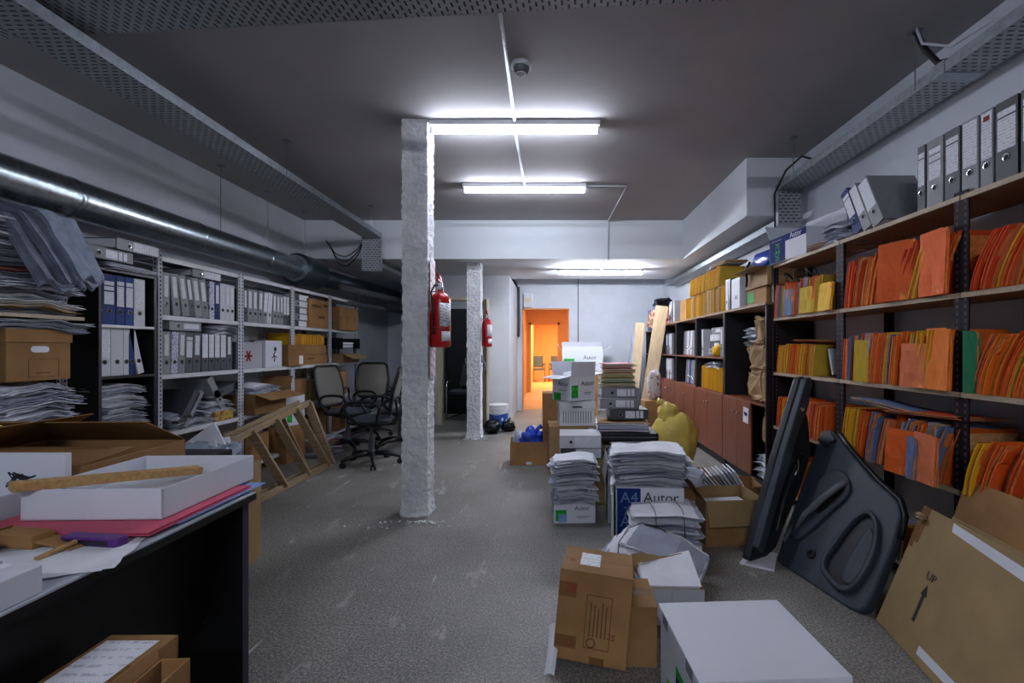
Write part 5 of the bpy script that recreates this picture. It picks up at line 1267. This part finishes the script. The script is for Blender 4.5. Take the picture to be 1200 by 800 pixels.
# ------------------------------------------------------------------ desk
t = thing('office_desk', 'black desk with a pale cluttered top, beside the wooden ladder', 'desk', (0, 0, 0)); ZT = .80
DX0, DX1, DY0, DY1 = -1.86, -1.06, .25, 1.66
MB().box((DX0, DY0, ZT-.028), (DX1, DY1, ZT)).build('desk_top', m['desk_top'], t, bevel=.002)
MB().box((DX0, DY0, ZT-.0285), (DX1+.001, DY1+.001, ZT-.006)).build('edge_strip', m['black_board'], t)
for y in (DY0+.02, DY1-.05): 
    o = MB().box((DX0+.03, y, 0), (DX1-.015, y+.03, ZT-.029)).build('side_panel', m['black_board'], t)
    MB().box((DX1-.015, y-.0005, 0), (DX1-.0135, y+.0305, ZT-.029)).build('edge_strip', m['edge_purple'], o)
MB().box((-1.23, DY0+.05, .37), (-1.205, DY1-.05, ZT-.029)).build('modesty_panel', m['black_board'], t)
z = ZT+.001
o = MB().box((0, 0, 0), (.46, .44, .006)).build('cardboard_sheet', m['card'], loc=(-1.555, 1.285, z), rot=(0, 0, R(2))); tag(o, 'brown cardboard sheet lowest under the pink folder on desk', 'cardboard')
o = MB().box((0, 0, 0), (.43, .40, .004)).build('blue_sheet', m['sky_blue'], loc=(-1.50, 1.33, z+.0065), rot=(0, 0, R(0))); tag(o, 'pale blue sheet sticking out under pink folder at desk end', 'sheet')
t = thing('pink_folder', 'pink folder lying under the white shallow box on the desk', 'folder', (-1.32, 1.46, z+.011), R(1)); MB().box((-.245, -.23, 0), (.245, .20, .003)).box((-.245, -.23, .006), (.242, .20, .009)).box((-.248, -.23, 0), (-.245, .20, .009)).build('cover', m['pink'], t); MB().box((-.24, -.22, .003), (.235, .19, .006)).build('pages', m['paper'], t)
zb = z+.021
t = thing('shallow_box', 'white shallow box lid with a wooden stick across it, on desk', 'box', (-1.315, 1.53, zb), R(1.5)); w, d, h, th = .395, .42, .088, .005
b = MB(); b.box((-w/2, -d/2, 0), (w/2, d/2, th)); b.box((-w/2, -d/2, 0), (w/2, -d/2+th, h)); b.box((-w/2, d/2-th, 0), (w/2, d/2, h)); b.box((-w/2, -d/2, 0), (-w/2+th, d/2, h)); b.box((w/2-th, -d/2, 0), (w/2, d/2, h)); b.build('body', m['white_card'], t, bevel=.0015)
MB().box((-w/2+.02, -d/2+.03, th), (w/2-.03, d/2-.02, .03)).build('papers', m['paper'], t); MB().box((.05, -.05, .0302), (.16, .0, .031)).build('printed_mark', m['blue_plastic'], t)
p0, p1 = Vector((-1.50, 1.285, zb+.101)), Vector((-1.26, 1.66, zb+.052))
o = MB().bar((0, 0, 0), (0, (p1-p0).length, 0), .052, .024).build('wooden_stick', m['stick'], bevel=.002); q = (p1-p0).to_track_quat('Y', 'Z'); o.rotation_mode = 'QUATERNION'; o.rotation_quaternion = q; o.location = p0+Vector((0, 0, .004)); tag(o, 'rough pine stick lying across the white shallow box', 'stick')
# white drawer-like box, its upright board carrying a small scribble
t = thing('white_box', 'white box with upright board and small black scribble, on desk beside the pink folder', 'box', (-1.74, 1.30, z), 0)
MB().box((-.25, .13, 0), (.24, .15, .185)).build('upright_board', m['white_card'], t, bevel=.002)
MB().box((-.25, -.2, 0), (.16, .125, .006)).box((.152, -.2, 0), (.16, .125, .085)).box((-.25, -.2, 0), (.16, -.192, .085)).build('tray', m['white_card'], t, bevel=.002)
sb = MB(); sb.tube([(.10+.05*math.cos(a*1.7)*(.4+.6*(a % 3)/3), .129, .11+.018*math.sin(a*2.3)) for a in range(22)], .0022, 5); sb.tube([(.06, .129, .085), (.10, .129, .10), (.15, .129, .118)], .003, 5); sb.build('scribble', m['ink'], t)
# brown open carton behind
t = carton('cardboard_carton', 'flattish open brown carton with raised flaps behind white shallow box', 'cardboard box', (-1.82, 1.72, z), R(2), .56, .46, .125, 'card', {'b': 28, 'f': 5, 'l': 30})
t = thing('table', 'dark work table end under the flattish open carton', 'table', (-2.1, 1.68, 0)); MB().box((-.42, -.24, ZT-.03), (.22, .24, ZT)).build('table_top', m['dark_board'], t); 
for x in (-.40, .17): MB().box((x, -.2, 0), (x+.03, .2, ZT-.03)).build('leg', m['dark_board'], t)
# bits before the pink folder
t = thing('cardboard_scrap', 'crumpled cardboard scrap before the pink folder on desk', 'cardboard', (-1.36, 1.20, z), R(-10)); b = MB(); b.box((-.08, -.02, 0), (.05, .03, .035)); b.cbox((.10, .01, .012), (.12, .05, .004), (0, .1, 0)); b.cbox((-.095, 0, .018), (.004, .05, .05), (0, .5, 0)); b.build('scrap', m['card'], t, bevel=.002)
t = thing('purple_case', 'flat purple plastic case before the pink folder on desk', 'case', (-1.19, 1.205, z), R(-7)); MB().rbox((-.085, -.016, 0), (.085, .02, .024), .01).build('case_shell', m['purple'], t, bevel=.003); MB().rbox((-.07, -.0175, .006), (.06, -.0155, .018), .0009).build('case_groove', m['edge_purple'], t)
o = MB().bar((0, 0, .006), (.02, .075, .018), .011, .007).build('wood_splinter', m['stick'], loc=(-1.235, 1.11, z)); tag(o, 'small wood splinter beside the purple case on desk', 'splinter')
t = thing('black_box', 'small black and violet box at the frame edge on the desk', 'box', (-1.45, 1.08, z), R(-5)); MB().box((-.2, -.05, 0), (.075, .05, .045)).build('body', m['black'], t, bevel=.003); MB().box((-.2, -.052, .03), (.077, .052, .05)).build('lid', m['edge_purple'], t, bevel=.003)
t = thing('desk_telephone', 'grey plastic telephone end beside the small black box', 'telephone', (-1.56, 1.19, z), 0); MB().prism([(-.1, 0), (.06, 0), (.06, .03), (.02, .075), (-.1, .09)], -.05, .05, Matrix(((1,0,0,0),(0,0,-1,0),(0,1,0,0),(0,0,0,1)))).build('body', m['white_plastic'], t, bevel=.004); MB().box((-.09, -.06, .085), (.0, -.02, .10)).build('handset', m['b_blue'], t, bevel=.005)
pile((-1.30, 1.05, z), .46, .2, 1, .004, R(30), 0, 0, 97, 'the loose white sheets on the desk', 'loose sheets on the desk', [('paper', 'paper')])
t = thing('white_carton', 'white paper carton at the desk edge, nearest the camera', 'carton', (-1.215, .84, z), R(1)); MB().box((-.15, -.12, 0), (.15, .13, .058)).build('body', m['white_card'], t, bevel=.002)
for k in range(3): MB().box((-.14, -.1+.01*k, .059+.006*k), (.10-.02*k, .12, .064+.006*k)).build('sheet', m['paper_dim' if k == 1 else 'paper'], t)
t = carton('cardboard_carton', 'brown carton with a shipping label standing before the desk panel', 'cardboard box', (-1.065, 1.05, 0), R(3), .17, .30, .565, 'card', None, rot=(R(-1), R(1), R(2))); MB().box((-.07, -.12, .5705), (.06, .12, .5712)).build('shipping_label', m['printed'], t); MB().box((-.06, -.13, .5713), (.0, -.09, .5717)).build('label_block', m['navy'], t)
t = carton('cardboard_carton', 'plain brown carton before the desk panel, beside the labelled one', 'cardboard box', (-.925, 1.01, 0), R(3), .07, .28, .545, 'card', {'l': 100})
# plastic bag of papers behind desk end
t = carton('cardboard_carton', 'brown carton on floor carrying the clear bag of papers, beside ladder', 'cardboard box', (-2.02, 2.72, 0), R(10), .42, .38, .60, 'card_pale')
t = thing('plastic_bag', 'clear plastic bag of white papers standing behind the desk end', 'bag', (-2.0, 2.70, .606), R(-12)); MB().blob((.34, .2, .16), .3, 6, 22, 14, .6).build('bag_body', m['clear'], t); MB().cbox((-.02, .0, .13), (.26, .008, .18), (0, R(-32), 0)).cbox((.0, .03, .09), (.24, .008, .15), (0, R(-12), .1)).cbox((0, -.03, .08), (.24, .008, .13), (0, R(-18), -.1)).build('papers', m['paper'], t)
# ------------------------------------------------------------------ wooden step ladder lying on its side
t = thing('step_ladder', 'wooden step ladder lying on its edge along the white shelving', 'ladder', (0, 0, 0))
for k, (dx, trim) in enumerate(((0, 0), (-.085, .06))):
    lo0, lo1 = Vector((-2.50+dx, 3.25, .035)), Vector((-2.45+dx, 5.17-trim, .035)); up0, up1 = Vector((-2.55+dx, 3.15, .50)), Vector((-2.66+dx, 5.08-trim, .72))
    for a, c_ in ((lo0, lo1), (up0, up1)): MB().bar(a, c_, .028, .062).build('rail', m['wood'], t, bevel=.003)
    if k == 0:
        for f in (.06, .25, .44, .64, .84): 
            p, q = lo0.lerp(lo1, f+.10), up0.lerp(up1, f); MB().bar(p, q, .085, .022, (0, 1, .35)).build('rung', m['wood'], t, bevel=.002)
        MB().bar(lo1+Vector((0, -.03, 0)), up1+Vector((0, -.03, 0)), .09, .03, (0, 1, .1)).build('foot_board', m['wood'], t, bevel=.002)
    else:
        for f in (.2, .8): MB().bar(lo0.lerp(lo1, f+.05), up0.lerp(up1, f), .04, .02, (0, 1, .3)).build('brace', m['wood'], t, bevel=.002)
# ------------------------------------------------------------------ office chairs
_ch = []
def office_chair(x, y, rz, label):
    if _ch: return dup(_ch[0], (x, y, 0), rz, label, None, None)
    t = thing('office_chair', label, 'office chair', (x, y, 0), rz); _ch.append(t)
    for k in range(5):
        a = 2*PI*k/5+.3; c_, s_ = math.cos(a), math.sin(a)
        b = MB(); b.tube([(.03*c_, .03*s_, .125), (.18*c_, .18*s_, .118), (.31*c_, .31*s_, .085), (.325*c_, .325*s_, .07)], [.032, .026, .019, .016], 8); l = b.build('base_leg', m['black'], t, smooth=True)
        b = MB()
        for o_ in (-.018, .018):
            p = Vector((.315*c_, .315*s_, .030)); n_ = Vector((-s_, c_, 0)); b.cyl(p+n_*(o_-.009), p+n_*(o_+.009), .030, 14)
        b.cyl((.315*c_, .315*s_, .03), (.315*c_, .315*s_, .075), .01, 8); b.build('caster', m['black'], l)
    MB().lathe([(.05, .09), (.05, .15), (.032, .16), (.032, .30), (.02, .30), (.02, .44)], 16).build('gas_column', m['b_dark'], t, smooth=True, auto=40)
    MB().box((-.09, -.12, .43), (.09, .12, .47)).build('tilt_mechanism', m['black'], t, bevel=.008)
    seat = []
    for i in range(28):
        a = 2*PI*i/28; sp = lambda v, p: math.copysign(abs(v)**p, v); seat.append((.25*sp(math.cos(a), .6), .24*sp(math.sin(a), .6)))
    b = MB(); b.prism(seat, .475, .50); b.build('seat_pan', m['black'], t, bevel=.008)
    MB().slab(lambda u, v: (lambda X, Y: (X*.245*math.sqrt(1-.35*Y*Y), Y*.235*math.sqrt(1-.35*X*X), .502+.035*(1-max(abs(X), abs(Y))**4)-.02*(Y < -.6)*(-Y-.6)))(2*u-1, 2*v-1), 14, 14, .012).build('seat', m['seat_fabric'], t, smooth=True)
    def bk(u, v):        # back surface: u across, v up
        X = 2*u-1; wd = .20+.035*math.sin(PI*min(1, v*1.05)); return Vector((X*wd, .235+.10*v+.05*(v-.45)**2-.05*(1-X*X)*.6, .58+.50*v))
    ring = [bk(u/10, 0) for u in range(1, 10)]+[bk(1, v/12) for v in range(1, 12)]+[bk(1-u/10, 1) for u in range(1, 10)]+[bk(0, 1-v/12) for v in range(1, 12)]
    MB().tube(ring, .019, 8, closed=True).build('back_frame', m['black'], t, smooth=True)
    MB().slab(lambda u, v: bk(u, v), 10, 12, .006).build('back_mesh', m['mesh_fabric'], t, smooth=True)
    MB().tube([bk(0, .32)+Vector((0, .01, 0)), bk(.5, .32)+Vector((0, .015, 0)), bk(1, .32)+Vector((0, .01, 0))], .016, 8).build('lumbar_bar', m['black'], t, smooth=True)
    MB().tube([(0, .08, .455), (0, .25, .46), (0, .30, .55), (0, .27, .72)], [.03, .028, .026, .02], 8).build('back_stem', m['black'], t, smooth=True)
    for sx in (-1, 1):
        pts = [(sx*.22, .12, .48), (sx*.29, .13, .56), (sx*.31, .16, .66), (sx*.31, .10, .72), (sx*.305, -.06, .735), (sx*.30, -.17, .715), (sx*.30, -.20, .65), (sx*.29, -.14, .56), (sx*.22, -.08, .48)]
        pts = [Vector(p) for p in pts]; sm = []
        for i in range(len(pts)-1):
            for j in range(3):
                f = j/3; p0_, p1_, p2_, p3_ = pts[max(0, i-1)], pts[i], pts[i+1], pts[min(len(pts)-1, i+2)]
                sm.append(.5*((2*p1_)+(p2_-p0_)*f+(2*p0_-5*p1_+4*p2_-p3_)*f*f+(3*p1_-p0_-3*p2_+p3_)*f**3))
        sm.append(pts[-1]); MB().tube(sm, .016, 8).build('armrest', m['black'], t, smooth=True)
    MB().tube([(.09, .0, .45), (.2, .0, .445), (.24, .0, .44)], .006, 6).build('height_lever', m['black'], t, smooth=True)
    return t
office_chair(-2.06, 5.28, R(-83), 'black mesh office chair nearest the tall column, its back towards it')
office_chair(-2.62, 5.95, R(75), 'black mesh office chair beside the ladder, back against the white shelving')
office_chair(-2.72, 6.85, R(10), 'black mesh office chair with grey back before the drooping flap carton')
office_chair(-2.0, 6.1, R(-75), 'black mesh office chair half hidden behind the tall column')
# simple frame chairs
def frame_chair(x, y, rz, label, group, fr_m='chrome', fab='seat_fabric', mesh=False):
    t = thing('visitor_chair', label, 'chair', (x, y, 0), rz, group)
    MB().slab(lambda u, v: (-.25+.5*u, -.24+.48*v, .47+.02*math.sin(PI*v)-.01*math.sin(PI*u)), 6, 6, .05).build('seat', m[fab], t, smooth=True, auto=50)
    MB().slab(lambda u, v: (-.25+.5*u, .25+.12*v-.04*math.sin(PI*u), .58+.42*v), 6, 6, .03 if not mesh else .008).build('backrest', m[fab], t, smooth=True, auto=50)
    for sx in (-1, 1):
        MB().tube([(sx*.28, .30, .02), (sx*.28, -.24, .02), (sx*.28, -.27, .05), (sx*.28, -.27, .66), (sx*.28, -.24, .69), (sx*.28, .22, .69), (sx*.27, .27, .66), (sx*.25, .27, .5)], .013, 8).build('side_frame', m[fr_m], t, smooth=True)
        MB().box((sx*.28-.022, -.22, .70), (sx*.28+.022, .16, .72)).build('armrest', m['black'], t, bevel=.005)
    b = MB(); b.tube([(-.28, -.1, .47), (.28, -.1, .47)], .012, 8); b.tube([(-.28, .2, .47), (.28, .2, .47)], .012, 8); b.build('cross_bar', m[fr_m], t, smooth=True)
    if mesh: MB().tube([(-.25, .25, .58), (.25, .25, .58), (.26, .37, .99), (-.26, .37, .99)], .016, 8, closed=True).build('back_frame', m['black'], t)
    return t
frame_chair(-1.62, 8.75, R(-15), 'dark chair with chrome arms inside the dark side room', None)
t = thing('cabinet', 'black glossy cabinet standing inside the dark side room', 'cabinet', (-1.62, 9.5, 0)); MB().box((-.5, -.2, 0), (.35, .25, 2.1)).build('carcass', m['black_board'], t)
for a, c_ in ((-.49, -.08), (-.075, .345)): d_ = MB().box((a, -.222, .05), (c_, -.202, 2.06)).build('door', m['black_board'], t, bevel=.003); MB().box((c_-.05 if a < -.3 else a+.03, -.24, 1.0), (c_-.03 if a < -.3 else a+.05, -.222, 1.12)).build('handle', m['chrome'], d_)
for k, (x, y, rz, lb_) in enumerate(((-.62, 18.2, R(8), 'dark frame chair at the back of the orange inner room, beside its wall'), (.15, 18.4, R(-6), 'dark frame chair at the back of the orange inner room, second from its wall'), (.78, 16.2, R(-60), 'dark frame chair turned sideways in the orange inner room'))): frame_chair(x, y, rz, lb_, None, 'black', 'seat_fabric', True)
t = thing('cabinet', 'brown side cabinet standing in the orange corridor behind copy paper carton', 'cabinet', (.32, 12.6, 0)); MB().box((-.25, -.2, 0), (.3, .25, .52)).build('carcass', m['brown_door'], t, bevel=.006); d_ = MB().box((-.23, -.22, .05), (.28, -.202, .48)).build('door', m['brown_door'], t, bevel=.003); MB().box((.2, -.235, .25), (.22, -.22, .33)).build('handle', m['chrome'], d_)
# ------------------------------------------------------------------ fire extinguishers and signs
def extinguisher(x, y, z, s, label, wall_x):
    t = thing('fire_extinguisher', label, 'fire extinguisher', (x, y, z)); t.scale = (s, s, s)
    MB().lathe([(.05, 0), (.07, .006), (.078, .02), (.078, .36), (.072, .385), (.055, .41), (.03, .425), (.024, .43), (.024, .45)], 28).build('cylinder', m['red'], t, smooth=True, auto=50)
    b = MB(); b.lathe([(.026, .445), (.026, .47), (.018, .475), (.018, .50)], 14); b.build('valve', m['chrome'], t, smooth=True, auto=40)
    b = MB(); b.bar((0, .02, .495), (0, -.10, .515), .022, .006); b.bar((0, .02, .503), (0, -.09, .56), .022, .006); b.build('lever', m['red'], t)
    MB().lathe([(.016, 0), (.016, .012)], 14).build('gauge', m['white_plastic'], t, loc=(.0, -.026, .465), rot=(R(90), 0, 0))
    MB().tube([(.0, -.01, .475), (-.03, -.06, .475), (-.05, -.085, .42), (-.035, -.088, .28), (-.03, -.088, .16)], .007, 8).build('hose', m['black'], t, smooth=True)
    MB().tube([(-.03, -.088, .16), (-.029, -.088, .10)], [.008, .012], 10).build('nozzle', m['black'], t, smooth=True)
    def wrap(a0, a1, z0, z1, mt, nm): MB().slab(lambda u, v: (.0786*math.cos(R(a0+(a1-a0)*u)), .0786*math.sin(R(a0+(a1-a0)*u)), z0+(z1-z0)*v), 10, 2, -.0008).build(nm, mt, t, smooth=True)
    wrap(-80, -5, .16, .34, m['ext_label'], 'label'); wrap(-70, -12, .05, .125, m['label'], 'label')
    MB().tube([(.0795*math.cos(a), .0795*math.sin(a), .14) for a in [2*PI*k/24 for k in range(24)]], .003, 6, closed=True).build('strap', m['black'], t)
    wx = (wall_x-x)/s
    b = MB(); b.box((wx, -.02, .40), (wx+.004, .02, .48)); b.box((wx, -.012, .43), (-.02, .012, .437)); b.build('wall_bracket', m['steel'], t)
    return t
extinguisher(-.895, 3.70, 1.315, 1.03, 'larger red fire extinguisher hanging on the tall column', -.972)
extinguisher(-.972, 6.86, 1.33, .96, 'smaller red fire extinguisher hanging on the column under the beam', -1.052)
def signplate(y, z, h, w, label):
    t = thing('fire_sign', label, 'sign', (-.966, y, z)); MB().box((0, -w/2, 0), (.003, w/2, h)).build('plate', m['white_plastic'], t)
    MB().box((.003, -w/2+.006, .006), (.0036, w/2-.006, h-.006)).build('printed_panel', m['sign'], t); return t
signplate(3.73, 1.60, .42, .15, 'white and red sign plate on tall column behind the extinguisher')
signplate(3.73, 1.08, .24, .16, 'white card with red lines on tall column below the extinguisher')
t = thing('fire_sign', 'red backing sheet on tall column behind the larger extinguisher', 'sign', (-.9665, 3.73, 1.33)); MB().box((0, -.09, 0), (.002, .09, .26)).build('plate', m['red'], t)
t = thing('coat_hook', 'grey handle hook on the door edge below the smaller extinguisher', 'hook', (-1.05, 6.9, .95)); MB().tube([(0, 0, .2), (.05, -.01, .12), (.06, -.02, .03), (.03, -.02, 0)], .014, 8).build('hook', m['grey_plastic'], t, smooth=True); MB().box((-.01, -.03, .15), (.01, .03, .26)).build('hook_plate', m['grey_plastic'], t)
tie('tie_string', 'dark string tied across the slumped bundle on the floor', [(.36, 2.60, .12), (.365, 2.57, .24), (.42, 2.60, .305), (.51, 2.66, .31), (.60, 2.69, .28), (.70, 2.68, .22), (.78, 2.61, .13)])
# ------------------------------------------------------------------ view
SC.view_settings.view_transform = 'Standard'; SC.view_settings.look = 'None'; SC.view_settings.exposure = 1.36; SC.view_settings.gamma = 1; SC.view_settings.use_curve_mapping = False
